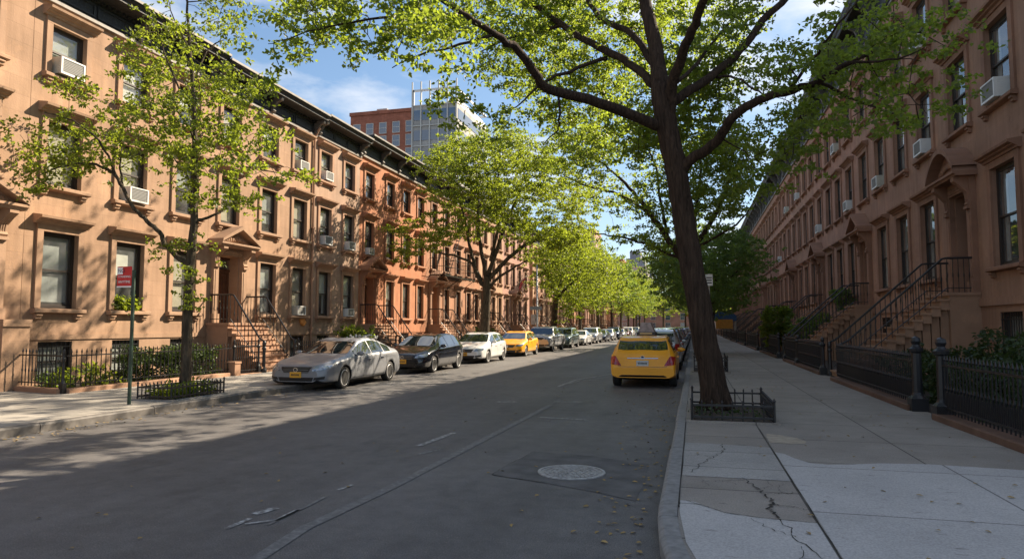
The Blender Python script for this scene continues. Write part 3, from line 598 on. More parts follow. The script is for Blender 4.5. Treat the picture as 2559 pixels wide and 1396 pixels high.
def door(house, s, a, z, w, h, mt, ped='triangle', big=1.0, detail=2):
    mb = MB(fn_side(s)); lf = w/2-0.01; dz = h*0.78
    for sg in (-1, 1):
        x0, x1 = (sg*0.008, sg*lf) if sg > 0 else (-lf, -0.008)
        mb.box(x0, x1, -0.42, -0.36, 0.02, dz)
        for za, zb in ((0.12, dz*0.3), (dz*0.36, dz*0.95)):
            xa, xb = x0+0.10, x1-0.10
            mb.box(xa, xb, -0.36, -0.335, za, za+.035); mb.box(xa, xb, -0.36, -0.335, zb-.035, zb); mb.box(xa, xa+.035, -0.36, -0.335, za+.035, zb-.035); mb.box(xb-.035, xb, -0.36, -0.335, za+.035, zb-.035)
            mb.box(xa+.09, xb-.09, -0.36, -0.345, za+.09, zb-.09)
    mb.box(-w/2, w/2, -0.44, -0.33, dz, dz+0.08); mb.box(-w/2, w/2, -0.44, -0.34, h-0.08, h)
    d = mb.build('door', M['door'], house, (0, a, z))
    mb = MB(fn_side(s)); mb.quad((-w/2,-0.38,dz+.08),(w/2,-0.38,dz+.08),(w/2,-0.38,h-.08),(-w/2,-0.38,h-.08)); mb.build('transom', M['glass'], d)
    if detail > 1:
        mb = MB(fn_side(s)); mb.lathe([(0.001,0),(0.03,0.0),(0.035,0.03),(0.015,0.05),(0.001,0.055)], c=(0.09,-0.355,dz*0.42), n=8, axis='y'); mb.build('door_handle', M['brass'], d)
    pw, e = 0.30*big, 0.16; mb = MB(fn_side(s)); hw = w/2
    for sg in (-1, 1):
        c = sg*(hw+0.05+pw/2)
        mb.box(c-pw/2, c+pw/2, 0.001, 0.14, 0.30, h+0.02); mb.box(c-pw/2-0.03, c+pw/2+0.03, 0.001, 0.18, 0, 0.30); mb.box(c-pw/2+0.07, c+pw/2-0.07, 0.14, 0.155, 0.42, h-0.65*big)
    W2 = hw+0.05+pw
    mb.box(-W2, W2, 0.001, 0.16, h+0.02, h+0.34*big); mb.box(-hw+0.06, hw-0.06, 0.16, 0.185, h+0.08, h+0.27*big)
    for k in range(9): mb.blob((-hw*0.8+hw*1.6*k/8, 0.185, h+0.175*big), (0.075,0.03,0.06), seed=k, n=6, m=4)
    su = mb.build('door_surround', M[mt], house, (0, a, z))
    ch = 0.75*big
    for sg in (-1, 1): part(('cn',s,round(ch,2),mt), 'console', lambda: mk_console(s, ch, 0.50), M[mt], su, (0, sg*(hw+0.05+pw/2), h+0.34*big-ch))
    zt = h+0.34*big; X2 = W2+0.17; mb = MB(fn_side(s))
    mb.prism([(0.001,zt),(0.50,zt),(0.53,zt+0.05),(0.58,zt+0.07),(0.58,zt+0.13),(0.001,zt+0.13)], -X2, X2)
    if ped == 'triangle':
        ap = 0.62*big; mb.box
        def rake(sg):
            n = 1; p0 = (sg*X2, zt+0.13); p1 = (0, zt+0.13+ap); th = 0.13
            pr = [(p0[0], p0[1]), (p0[0]-sg*0.02, p0[1]+th*0.8), (p1[0], p1[1]+th), (p1[0], p1[1])]
            # swept outwards: profile in the facade plane
            i0 = [mb.P((u, 0.001, v)) for u, v in pr]; i1 = [mb.P((u, 0.60, v)) for u, v in pr]
            for k in range(4): mb.face([i0[k], i0[(k+1)%4], i1[(k+1)%4], i1[k]])
            mb.face(i0); mb.face(i1[::-1])
        rake(-1); rake(1)
        i = [mb.P((-X2, 0.30, zt+0.13)), mb.P((X2, 0.30, zt+0.13)), mb.P((0, 0.30, zt+0.13+ap))]; mb.face(i)
        for k in range(13):
            u = -0.78+1.56*k/12; hgt = (1-abs(u))*ap*0.42; mb.blob((u*X2*0.8, 0.32, zt+0.15+hgt*0.9), (0.09*big,0.06,0.07*big+hgt*0.35), seed=k+3, n=6, m=4)
    else:
        ap = 0.66*big; n = 14; arc = [(-X2+2*X2*k/n, zt+0.13+ap*math.sin(math.pi*(k/n))**0.8) for k in range(n+1)]
        for (u0,v0),(u1,v1) in zip(arc, arc[1:]):
            i = [mb.P(p) for p in ((u0,0.001,v0),(u1,0.001,v1),(u1,0.60,v1),(u0,0.60,v0),(u0,0.001,v0+.14),(u1,0.001,v1+.14),(u1,0.60,v1+.14),(u0,0.60,v0+.14))]
            for q in ((0,1,2,3),(4,7,6,5),(2,6,7,3),(0,4,5,1)): mb.face([i[k] for k in q])
        i = [mb.P((u,0.30,v)) for u, v in arc]; mb.face(i)
        for k in range(11):
            u = -0.7+1.4*k/10; hgt = math.cos(u*1.4)*ap*0.5; mb.blob((u*X2*0.8,0.32,zt+0.18+hgt*0.8),(0.11*big,0.06,0.09*big),seed=k+5,n=6,m=4)
    mb.build('pediment', M[mt], su)
    return d
def mk_rail(s, o_land, o_end, zl, zb, nst, panels=True, hh=0.92, end_h=1.0, gr=0.13):
    """iron stair railing: level run on the landing, sloping run, balusters on each tread, cast newel at the foot"""
    mb = MB(fn_side(s)); L = o_end-o_land
    mb.tube([(0, 0.06, zl+hh), (0, o_land, zl+hh), (0, o_land+0.1, zl+hh-0.02), (0, o_end-0.12, zb+hh+0.05), (0, o_end+0.02, zb+hh-0.02)], 0.030, 7)
    mb.tube([(0, 0.06, zl+0.12), (0, o_land, zl+0.12), (0, o_end-0.06, zb+0.17)], 0.014, 5)
    n = max(4, int(o_land/0.12))
    for k in range(n):
        o = 0.08+(o_land-0.10)*k/(n-1); mb.tube([(0,o,zl),(0,o,zl+hh*0.4),(0,o,zl+hh*0.5),(0,o,zl+hh*0.6),(0,o,zl+hh)], [0.011,0.011,0.022,0.011,0.011], 5)
    n = max(nst, int(L/0.13))
    for k in range(1, n):
        f = k/n; o = o_land+L*f; zt = zl+hh+(zb-zl)*f; z0 = zl+(zb-zl)*f - 0.02; m = z0+(zt-z0)*0.5
        mb.tube([(0,o,z0),(0,o,m-0.09),(0,o,m),(0,o,m+0.09),(0,o,zt)], [0.012,0.012,0.024,0.012,0.012], 5)
    mb.lathe([(0.10,0),(0.10,0.10),(0.075,0.13),(0.055,0.2),(0.05,0.72),(0.07,0.76),(0.07,0.8),(0.05,0.84),(0.065,0.92),(0.06,0.98),(0.03,1.03),(0.001,1.05)], c=(0,o_end+0.05,gr), n=10)
    return mb
def stoop(house, s, a0, a1, H, o_land, o_end, n, mt, gr=PZ, hh=0.92, rail_w=0.1):
    mb = MB(fn_side(s)); L = o_end-o_land; rise = (H-gr)/n; tr = L/(n-1) if n > 1 else L
    mb.box(a0, a1, 0.002, o_land-0.02, gr-0.05, H-0.08); mb.box(a0-0.04, a1+0.04, 0.004, o_land+0.03, H-0.08, H)       # landing block and slab
    for k in range(1, n):
        zt = H-rise*k; oa = o_land-0.02+tr*(k-1); ob = oa+tr
        mb.box(a0+0.02, a1-0.02, oa, ob-0.012, max(gr-0.05, zt-rise-0.10), zt-0.05); mb.box(a0-0.03, a1+0.03, oa+0.001, ob+0.03, zt-0.05, zt)
        if zt-rise-0.10 > gr-0.04: mb.box(a0+0.16, a1-0.16, oa, ob-0.03, gr-0.05, zt-rise-0.10)
    st = mb.build('stoop', M[mt], house)
    for a in (a0+rail_w, a1-rail_w):
        part(('rl',s,o_land,o_end,H,n), 'railing', lambda: mk_rail(s, o_land, o_end-0.06, H, gr+rise*0.6, n, hh=hh, gr=gr-0.02), M['iron'], st, (0, a, 0))
    return st
def basement_window(house, s, a, z, w, h, bars=True):
    wn = part(('fr',s,w,h,'frame'), 'window', lambda: mk_frame(s,w,h,0.5), M['frame'], house, (0,a,z))
    part(('pn',s,w,h), 'pane', lambda: mk_pane(s,w,h,0.5), M['glass'], wn)
    if bars: part(('br',s,w,h), 'window_bars', lambda: mk_bars(s,w,h), M['iron'], wn)
    part(('bl',s,w,h,0.8,0), 'blind', lambda: mk_blind(s,w,h,0.8,0), M['blind_b'], wn)
    return wn

# facade stones
M['brown'] = stone('brownstone_tan', (0.362, 0.232, 0.152), var=0.15)
M['brown_t'] = stone('brownstone_tan_trim', (0.35, 0.225, 0.148), joint=False, var=0.12)
M['pink'] = stone('pinkish_stucco', (0.36, 0.245, 0.178), var=0.13, jd=0.85)
M['pink_t'] = stone('pinkish_trim', (0.37, 0.225, 0.15), joint=False)
M['orange'] = stone('orange_painted_front', (0.40, 0.178, 0.098), var=0.10, jd=0.9)
M['orange_t'] = stone('orange_front_trim', (0.36, 0.18, 0.105), joint=False)
M['orange2'] = stone('faded_orange_front', (0.365, 0.19, 0.115), var=0.12, jd=0.9)
M['tan'] = stone('buff_stone', (0.42, 0.27, 0.18), var=0.12)
M['tan_t'] = stone('buff_trim', (0.36, 0.22, 0.15), joint=False)
M['rose'] = stone('rose_front', (0.38, 0.225, 0.18), var=0.12)
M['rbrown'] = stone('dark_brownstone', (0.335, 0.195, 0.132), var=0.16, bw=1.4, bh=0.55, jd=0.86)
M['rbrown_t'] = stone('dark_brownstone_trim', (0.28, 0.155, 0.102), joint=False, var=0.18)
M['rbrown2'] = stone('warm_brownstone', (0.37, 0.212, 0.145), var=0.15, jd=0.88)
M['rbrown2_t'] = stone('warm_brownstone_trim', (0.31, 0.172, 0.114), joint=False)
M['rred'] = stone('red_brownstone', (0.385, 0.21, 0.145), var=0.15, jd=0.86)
M['fence_base'] = stone('fence_base_stone', (0.15, 0.088, 0.062), joint=False, var=0.25)
M['steps'] = stone('worn_steps', (0.36, 0.215, 0.14), joint=False, var=0.2)
M['rsteps'] = stone('worn_dark_steps', (0.35, 0.215, 0.142), joint=False, var=0.2)

def rowhouse(s, y0, y1, label, cols, doors, mt, tr, fl, zc, ztop, wd, t, group, hood=1.25, stoop_arg=None, ped='triangle', big=0.8, dz=1.72, dh=2.28, dw=1.12, basement=None,
             brk=4, detail=2, skip=(), frame='frame', light=0.84, bars=True, name='row_house', pr=0.62, topw=None, proud=(), bh=None):
    X = XL if s > 0 else XR; W = y1-y0
    h = thing(name, label, 'house', (X, y0, 0), 'terraced houses lining both sides of the street')
    ops = []; wins = []; drs = []
    for ci, c in enumerate(cols):
        a = c-y0
        for fi, (z, hh) in enumerate(fl):
            if (ci, fi) in skip: continue
            if fi == 0 and c in doors:
                ops.append((a-dw/2, a+dw/2, dz, dz+dh, 0.46)); drs.append(a); continue
            ops.append((a-wd/2, a+wd/2, z, z+hh, 0.26)); wins.append((a, z, hh, fi))
        if basement and c not in doors:
            ops.append((a-basement[2]/2, a+basement[2]/2, basement[0], basement[0]+basement[1], 0.26))
    wall(h, s, W, ztop-0.2, ops, mt, proud=proud)
    for (a, z, hh, fi) in wins: window(h, s, a, z, wd, hh, tr, hood=hood, t=t, frame=frame, light=light if fi < 2 else min(1, light+0.3), seed=round((y0+a)*7+fi*31+(500 if s < 0 else 0)))
    if basement:
        for c in cols:
            if c not in doors: basement_window(h, s, c-y0, basement[0], basement[2], basement[1], bars)
    for a in drs:
        door(h, s, a, dz, dw, dh, tr, ped, big, detail)
        if stoop_arg:
            hw, ol, oe, n, smt = stoop_arg; stoop(h, s, a-hw, a+hw, dz, ol, oe, n, smt)
    bk = [0.15+(W-0.3)*k/(brk-1) for k in range(brk)]
    cornice(h, s, W, zc, ztop, bk, pr)
    return h
FL = [(2.05, 1.9), (5.12, 1.62), (7.92, 1.27)]
FR = [(3.08, 2.45), (7.08, 2.05), (10.5, 1.75)]
LB = (0.22, 1.0, 0.95)
LG = None
pl = [(0.035, 1.27, 1.40)]
SL = (0.98, 0.85, 2.15, 9, 'steps')
LH = {}
LH[0] = rowhouse(1, 3.0, 12.63, 'tan brownstone whose pedimented doorway is cut off by the left edge of the photo', [4.6, 6.8, 9.0, 11.25], [11.25], 'brown', 'brown_t', FL, 9.72, 10.62, 1.0, 0.16, LG, basement=LB, brk=4, proud=pl, big=0.82)
# the doorway's stone bases run down to the pavement beside the first areaway
for a in (8.9, 7.0):
    mb = MB(fn_side(1)); mb.box(a, a+0.66, 0.003, 0.42, -0.05, 1.62); mb.box(a-0.02, a+0.68, 0.003, 0.46, 1.60, 1.76); mb.build('door_base', M['brown'], LH[0])
LH[1] = rowhouse(1, 12.64, 19.0, 'sunlit tan brownstone with barred basement windows behind the thin street tree and red sign', [13.6, 15.8, 17.95], [], 'brown', 'brown_t', FL, 9.72, 10.62, 1.0, 0.16, LG, basement=LB, brk=3, proud=pl, frame='frame')
LH[2] = rowhouse(1, 19.01, 25.44, 'tan brownstone with dark double doors, pediment and railed stoop near the silver sedan', [20.03, 22.28, 24.36], [20.03], 'brown', 'brown_t', FL, 9.64, 10.52, 0.98, 0.15, LG, stoop_arg=SL, basement=LB, brk=3, proud=pl)
LH[3] = rowhouse(1, 25.45, 29.5, 'narrow pinkish stucco house two windows wide, next to the orange house', [26.35, 28.45], [], 'pink', 'pink_t', FL, 9.72, 10.58, 0.95, 0.15, LG, basement=LB, brk=2, proud=pl)
LH[4] = rowhouse(1, 29.51, 38.0, 'bright orange painted house with dark bracketed cornice and stone stoop', [30.5, 32.9, 35.0, 37.05], [30.5], 'orange', 'orange_t', FL, 9.86, 10.84, 0.95, 0.14, LG, stoop_arg=SL, basement=LB, brk=5, proud=pl, light=0.85)
LH[5] = rowhouse(1, 38.01, 48.6, 'faded orange house with a black iron fire escape over its door', [39.25, 41.45, 43.7, 45.9, 47.7], [39.25], 'orange2', 'tan_t', FL, 9.88, 10.92, 0.9, 0.14, LG, stoop_arg=SL, basement=LB, brk=6, proud=pl)
LH[6] = rowhouse(1, 48.61, 55.0, 'buff stone house directly behind the second tree on the sunny side', [49.9, 52.1, 54.0], [49.9], 'tan', 'tan_t', FL, 10.0, 11.3, 0.9, 0.14, LG, stoop_arg=SL, basement=LB, brk=4, proud=pl)
LH[7] = rowhouse(1, 55.01, 64.5, 'pale rose house with a flagged doorway beyond the second tree on the sunny side', [56.2, 58.4, 60.6, 62.9], [58.4], 'rose', 'tan_t', FL, 9.9, 11.2, 0.9, 0.14, LG, stoop_arg=SL, basement=LB, brk=4, proud=pl)
mts = [('tan','tan_t'),('brown','brown_t'),('orange2','tan_t'),('rose','tan_t'),('pink','pink_t'),('brown','brown_t'),('orange','orange_t'),('tan','tan_t')]
desc = ['buff stone house half hidden by the third tree on the sunny side', 'tan brownstone behind the bright yellow-green tree on the sunny side', 'faded orange house far along the sunny row behind tree crowns', 'rose fronted house far along the sunny row',
        'pinkish house far along the sunny row past the rose front', 'tan brownstone far down the sunny row near its end', 'orange house near the far end of the sunny row', 'buff house at the very far end of the sunny row']
y = 66.0
for k, (a, c) in enumerate(mts):
    W = 9.0 if k % 2 else 10.5; q = W/4
    cl = [y+q*(j+0.5) for j in range(4)]
    LH[8+k] = rowhouse(1, y, y+W-0.01, desc[k], cl, [cl[0]], a, c, FL, 9.9, 11.2+0.3*((k*5) % 3), 0.95, 0.14, LG, stoop_arg=SL, basement=None, brk=4, detail=1); y += W
SR = (0.95, 0.75, 3.4, 13, 'rsteps')
RB = (0.55, 1.4, 1.2)
RH = {}
rp_ = [(0.06, 2.12, 2.32)]
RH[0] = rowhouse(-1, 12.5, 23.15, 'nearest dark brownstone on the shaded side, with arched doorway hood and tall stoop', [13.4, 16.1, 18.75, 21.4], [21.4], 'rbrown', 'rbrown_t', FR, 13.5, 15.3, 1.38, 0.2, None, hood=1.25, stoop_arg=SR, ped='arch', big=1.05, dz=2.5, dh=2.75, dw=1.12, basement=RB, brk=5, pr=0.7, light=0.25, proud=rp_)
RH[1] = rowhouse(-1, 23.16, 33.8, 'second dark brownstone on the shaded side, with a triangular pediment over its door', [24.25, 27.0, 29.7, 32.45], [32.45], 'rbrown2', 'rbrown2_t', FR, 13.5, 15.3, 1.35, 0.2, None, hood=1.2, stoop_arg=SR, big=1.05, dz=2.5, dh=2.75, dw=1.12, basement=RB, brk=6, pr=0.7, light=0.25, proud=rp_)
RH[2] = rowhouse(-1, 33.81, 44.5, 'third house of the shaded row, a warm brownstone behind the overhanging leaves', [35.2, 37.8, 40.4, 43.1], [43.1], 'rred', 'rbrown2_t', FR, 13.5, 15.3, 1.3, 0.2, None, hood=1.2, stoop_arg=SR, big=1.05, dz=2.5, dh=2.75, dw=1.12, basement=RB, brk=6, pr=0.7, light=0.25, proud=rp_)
od = ['fourth', 'fifth', 'sixth', 'seventh', 'eighth', 'ninth', 'tenth', 'eleventh', 'twelfth']
y = 44.51
for k in range(9):
    W = 10.7; cl = [y+1.35+2.66*j for j in range(4)]; a, c = [('rbrown2','rbrown2_t'),('rred','rbrown2_t'),('rbrown','rbrown_t')][k % 3]
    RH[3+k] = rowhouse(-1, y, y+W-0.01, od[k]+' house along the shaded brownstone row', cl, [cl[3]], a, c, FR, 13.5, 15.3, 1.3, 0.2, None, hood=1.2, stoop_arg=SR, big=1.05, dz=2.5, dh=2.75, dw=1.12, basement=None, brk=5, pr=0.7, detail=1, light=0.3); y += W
# drainpipe between two houses, fire escape
mb = MB(); mb.tube([(0.07,0,0.2),(0.07,0,9.6),(0.3,0,10.0)], 0.05, 7)
for z in (1.5,3.6,5.7,7.8): mb.box(0.001,0.13,-0.07,0.07,z,z+0.05)
mb.build('drainpipe', M['pink_t'], LH[2], (0, 25.3-19.01, 0))
def fire_escape(h, a0, a1, z):
    mb = MB(fn_side(1)); d = 1.0
    for k in range(int((a1-a0)/0.12)): mb.box(a0+k*0.12, a0+k*0.12+0.07, 0.03, d, z-0.03, z)
    mb.box(a0, a1, d-0.03, d+0.02, z-0.09, z-0.031); mb.box(a0, a1, 0.02, 0.06, z-0.09, z-0.031)
    for za in (0.5, 1.0):
        mb.tube([(a0,0.02,z+za),(a0,d,z+za),(a1,d,z+za),(a1,0.02,z+za)], 0.018, 5)
    for k in range(int((a1-a0)/0.16)+1): mb.tube([(a0+k*0.16,d,z),(a0+k*0.16,d,z+1.0)], 0.009, 4)
    for k in range(7): mb.tube([(a0,0.05+k*0.15,z),(a0,0.05+k*0.15,z+1.0)], 0.009, 4); mb.tube([(a1,0.05+k*0.15,z),(a1,0.05+k*0.15,z+1.0)], 0.009, 4)
    for a in (a0+0.2, (a0+a1)/2, a1-0.2): mb.tube([(a,0.02,z-0.75),(a,0.35,z-0.5),(a,d,z-0.06)], 0.022, 5)
    fe = mb.build('fire_escape', M['iron'], h)
    mb = MB(fn_side(1)); ac = a0+0.7
    for sgn in (0, 0.45): mb.tube([(ac+sgn,0.85,z),(ac+sgn+2.2,0.85,z+2.8)], 0.02, 5)
    for k in range(12): f = k/12; mb.box(ac+2.2*f, ac+2.2*f+0.45, 0.75, 0.95, z+2.8*f, z+2.8*f+0.02)
    mb.build('ladder', M['iron'], fe)
fire_escape(LH[5], 0.5, 6.4, 4.75)

# window air conditioners rest in the windows: things of their own
def mk_ac(s):
    mb = MB(fn_side(s)); mb.box(-0.31, 0.31, -0.16, 0.20, 0.0, 0.38)
    for k in range(6):
        for sg in (-1, 1): a0, a1 = sorted((sg*0.3101, sg*0.316)); mb.box(a0, a1, 0.03, 0.17, 0.07+k*0.05, 0.09+k*0.05)
    return mb
def mk_acg(s):
    mb = MB(fn_side(s))
    for k in range(9): mb.box(-0.27, 0.27, 0.201, 0.212, 0.045+k*0.036, 0.063+k*0.036)
    mb.box(-0.27, 0.27, 0.199, 0.203, 0.04, 0.35); return mb
def mk_acr(s):
    mb = MB(fn_side(s)); mb.box(-0.31,0.31,0.201,0.222,0,0.04); mb.box(-0.31,0.31,0.201,0.222,0.35,0.38); mb.box(-0.31,-0.27,0.201,0.222,0.04,0.35); mb.box(0.27,0.31,0.201,0.222,0.04,0.35); return mb
def aircon(s, y, z, label, k=1.0):
    t = thing('air_conditioner', label, 'air conditioner', ((XL if s > 0 else XR), y, z+0.005), 'window air conditioners')
    for key, nm, f, m in (('ac','casing',mk_ac,'white_metal'),('acg','grille',mk_acg,'grille'),('acr','front_frame',mk_acr,'white_metal')):
        o = part((key,s), nm, lambda: f(s), M[m], t)
    t.scale = (k,k,k)
    if int(y*10) % 3 == 0: o = t.children[0]; o.material_slots[0].link = 'OBJECT'; o.material_slots[0].material = M['cream_metal']
    return t
aircon(1, 13.55, 7.95, 'white air conditioner in the topmost window nearest the left edge', 1.12)
aircon(1, 15.85, 5.12, 'white air conditioner in the middle floor window behind the thin tree branch', 1.08)
aircon(1, 24.36, 7.95, 'white air conditioner in a top floor window just left of the drainpipe')
aircon(1, 26.35, 7.95, 'white air conditioner in the top floor of the narrow pinkish house')
aircon(1, 26.35, 5.12, 'white air conditioner in the middle floor of the narrow pinkish house')
aircon(1, 28.45, 5.12, 'white window unit on the middle floor beside the orange front')
aircon(1, 28.45, 2.05, 'pale window unit on the parlour floor of the narrow pinkish house', 0.95)
aircon(1, 30.5, 5.12, 'small white window unit above the door of the orange house', 0.85)
aircon(1, 24.36, 2.05, 'grey window unit low in the parlour window right of the railed stoop', 0.95)
aircon(-1, 18.75, 7.08, 'large white air conditioner nearest the right edge on the shaded side', 1.25)
aircon(-1, 24.25, 7.08, 'white air conditioner on the second shaded house, first window past the arched doorway', 1.2)
aircon(-1, 29.7, 7.08, 'white air conditioner under hanging leaves in the third window of the second shaded house', 1.2)
aircon(-1, 24.25, 10.5, 'white air conditioner in a top floor window among the overhanging leaves', 1.2)
aircon(-1, 37.8, 10.5, 'white air conditioner in the top floor of the third shaded house', 1.2)
aircon(-1, 35.2, 7.08, 'white air conditioner in the first middle window of the third shaded house', 1.2)
aircon(-1, 43.1, 7.08, 'white air conditioner right above the doorway of the third shaded house', 1.2)
aircon(-1, 51.2, 10.5, 'small white air conditioner on the top floor of the fourth shaded house', 1.2)
aircon(-1, 61.9, 7.08, 'small white air conditioner on the middle floor of the fifth shaded house', 1.2)
aircon(-1, 57.0, 10.5, 'tiny white air conditioner on the top floor of the fifth shaded house', 1.2)
t = thing('wall_plaque', 'round orange disc fixed to the wall under a parlour window right of the stoop', 'wall plaque', (XL, 24.75, 1.86))  # flat orange wall disc, gives no light
mb = MB(); mb.lathe([(0.24,0.001),(0.25,0.03),(0.21,0.07),(0.10,0.085),(0.001,0.09)], n=20, axis='x'); mb.build('disc', plain('terracotta_disc', (0.55,0.22,0.05), 0.6, var=0.1), t); t.name = 'wall_disc'

# ------------------------------------------------------------------ iron fences
def mk_post(h, bs=0.14, fancy=True):
    mb = MB()
    mb.box(-bs,bs,-bs,bs,0,0.22); mb.lathe([(bs*1.1,0.22),(bs*0.75,0.27),(bs*0.62,0.32),(bs*0.58,h-0.30),(bs*0.85,h-0.27),(bs*0.9,h-0.22),(bs*0.6,h-0.19),(bs*0.45,h-0.15),(bs*0.62,h-0.09),(bs*0.5,h-0.03),(0.001,h)], n=10)
    return mb
def iron_fence(label, p0, p1, h=1.0, base_h=0.10, base_w=0.26, sp=0.13, posts=(0,1), base_mat='steps', ph=None, g0=PZ, name='iron_fence', post_r=0.14, twist=False):
    p0, p1 = Vector((p0[0],p0[1],0)), Vector((p1[0],p1[1],0)); d = p1-p0; L = d.length; d.normalize(); nrm = Vector((-d.y,d.x,0))
    t = thing(name, label, 'fence', (p0.x,p0.y,g0), 'black iron fences before the houses'); F = lambda u, v, z: tuple(d*u+nrm*v+Vector((0,0,z)))
    if base_h:
        mb = MB(F); n = max(1, round(L/2.4))
        for k in range(n): mb.prism([(-base_w/2,-0.05),(base_w/2,-0.05),(base_w/2,base_h-0.015),(base_w/2-0.015,base_h),(-base_w/2+0.015,base_h),(-base_w/2,base_h-0.015)], L*k/n+0.004, L*(k+1)/n-0.004)
        mb.build('stone_base', M[base_mat], t)
    mb = MB(F)
    for z, r in ((base_h+0.10, 0.016), (h*0.86, 0.020)): mb.box(0, L, -r, r, z-r*0.7, z+r*0.7)
    mb.build('rail', M['iron'], t)
    mb = MB(F); n = max(2, int(L/sp))
    for k in range(1, n):
        u = L*k/n
        prof = [(0.012, base_h+0.02),(0.012, h*0.45),(0.021, h*0.5),(0.012, h*0.55),(0.011, h*0.92),(0.021, h*0.945),(0.001, h+0.03)]
        mb.tube([(u,0,z) for r, z in prof], [r for r, z in prof], 5, caps=False)
        if twist and k < n: mb.tube([(u+L/n*0.5,0,base_h+0.10),(u+L/n*0.5,0,base_h+0.34),(u+L/n*0.5,0,base_h+0.37)],[0.010,0.010,0.001],5,caps=False)
    mb.build('pickets', M['iron'], t)
    for e in posts: part(('post',ph or h+0.12,post_r), 'post', lambda: mk_post(ph or h+0.12, post_r), M['iron'], t, tuple(d*(L*e)))
    return t
FXL = -13.42
iron_fence('short black fence turning in to the wall at the left edge of the sunny areaway', (-15.1,12.35), (FXL,12.0), h=0.95, posts=(1,), post_r=0.05, ph=0.98)
iron_fence('long black picket fence in front of the hedge on the sunny side', (FXL,12.06), (FXL,17.6), h=0.95, posts=(), twist=False)
iron_fence('black iron gate between the hedge and the railed stoop', (FXL,17.75), (FXL,18.95), h=1.0, base_h=0.02, posts=(0,1), post_r=0.06, ph=1.08, name='iron_gate', sp=0.1)
t = thing('stone_post', 'low square stone block at the foot of the black gate on the sunny side', 'stone post', (FXL+0.08,17.66,PZ)); mb = MB(); mb.box(-0.13,0.13,-0.13,0.13,-0.02,0.36); mb.box(-0.15,0.15,-0.15,0.15,0.36,0.42)
mb.build('block', M['steps'], t)
for k, (a, c) in enumerate([(21.2,29.3),(31.7,38.1),(40.5,48.7),(51.1,57.2),(59.6,66.0)]):
    iron_fence(['black fence behind the silver and black cars on the sunny side','black fence behind the white hatchback','black fence behind the yellow cab across the street','black fence behind the silver pickup','black fence at the foot of the rose house'][k], (FXL,a), (FXL,c), h=0.95, posts=(0,1), post_r=0.06)
FXR = 3.76
iron_fence('nearest black fence at the right edge, on a brown stone base', (FXR+0.12,6.0), (FXR+0.02,12.25), h=1.0, posts=(1,), ph=1.3, post_r=0.135, base_mat='fence_base', sp=0.12, base_w=0.34, twist=True)
iron_fence('black fence from the fat gatepost to the nearest stoop', (FXR,13.45), (FXR-0.03,20.35), h=1.0, posts=(0,), ph=1.3, post_r=0.135, base_mat='fence_base', sp=0.12, base_w=0.34, twist=True)
iron_fence('black fence just past the nearest stoop on the shaded side', (FXR,22.55), (FXR,27.6), h=1.0, posts=(0,1), ph=1.15, post_r=0.10, base_mat='fence_base')
iron_fence('black fence with gate leading up to the second shaded stoop', (FXR,27.9), (FXR,31.3), h=1.05, posts=(0,1), ph=1.15, post_r=0.10, base_mat='fence_base')
y = 33.7
for k in range(6):
    iron_fence(['third','fourth','fifth','sixth','seventh','eighth'][k]+' stretch of black fence beyond the second shaded stoop', (FXR,y), (FXR,y+8.4), h=1.05, posts=(0,1), ph=1.2, post_r=0.10, base_mat='fence_base', sp=0.14+0.03*k); y += 10.7
b = MB(); b.box(FXR+0.12, XR, 5, 165, PZ-0.02, PZ+0.02); structure('yard_soil', b, M['soil'])
b = MB(); b.box(XL, FXL-0.10, 12.2, 165, PZ-0.02, PZ+0.02); structure('yard_soil', b, M['soil'])

# ------------------------------------------------------------------ foliage and trees
def leaf_mesh(name, centres, radii, per, ll, lw, seed, mat, flat=0.75, up=0.55):
    """many leaf-sized folded faces scattered through small clusters"""
    g = np.random.default_rng(seed); C = np.repeat(np.asarray(centres, float), per, axis=0); Rr = np.repeat(np.asarray(radii, float), per)[:, None]
    n = len(C); d = g.normal(size=(n,3)); d /= np.linalg.norm(d, axis=1)[:, None]
    P = C + d * (g.random((n,1))**0.55) * Rr * np.array([1,1,flat])
    nm = g.normal(size=(n,3)); nm /= np.linalg.norm(nm, axis=1)[:, None]; nm[:,2] += up; nm /= np.linalg.norm(nm, axis=1)[:, None]
    t = g.normal(size=(n,3)); t -= nm*(t*nm).sum(1)[:, None]; t /= np.linalg.norm(t, axis=1)[:, None]; sd = np.cross(nm, t)
    L = ll*g.uniform(0.65,1.25,(n,1)); Wd = lw*g.uniform(0.75,1.2,(n,1))
    V = np.empty((n,6,3)); V[:,0] = P; V[:,1] = P+t*L*0.36+sd*Wd*0.5+nm*Wd*0.10; V[:,2] = P+t*L*0.72+sd*Wd*0.30+nm*Wd*0.02; V[:,3] = P+t*L-nm*L*0.10; V[:,4] = P+t*L*0.72-sd*Wd*0.30+nm*Wd*0.02; V[:,5] = P+t*L*0.36-sd*Wd*0.5+nm*Wd*0.10
    me = bpy.data.meshes.new(name); me.vertices.add(n*6); me.vertices.foreach_set('co', V.reshape(-1).astype(np.float32))
    me.loops.add(n*8); me.polygons.add(n*2)
    idx = (np.arange(n)*6)[:,None] + np.array([0,1,2,3, 0,3,4,5])[None]
    me.loops.foreach_set('vertex_index', idx.reshape(-1).astype(np.int32))
    me.polygons.foreach_set('loop_start', (np.arange(n*2)*4).astype(np.int32)); me.materials.append(mat); me.update(calc_edges=True)
    return me
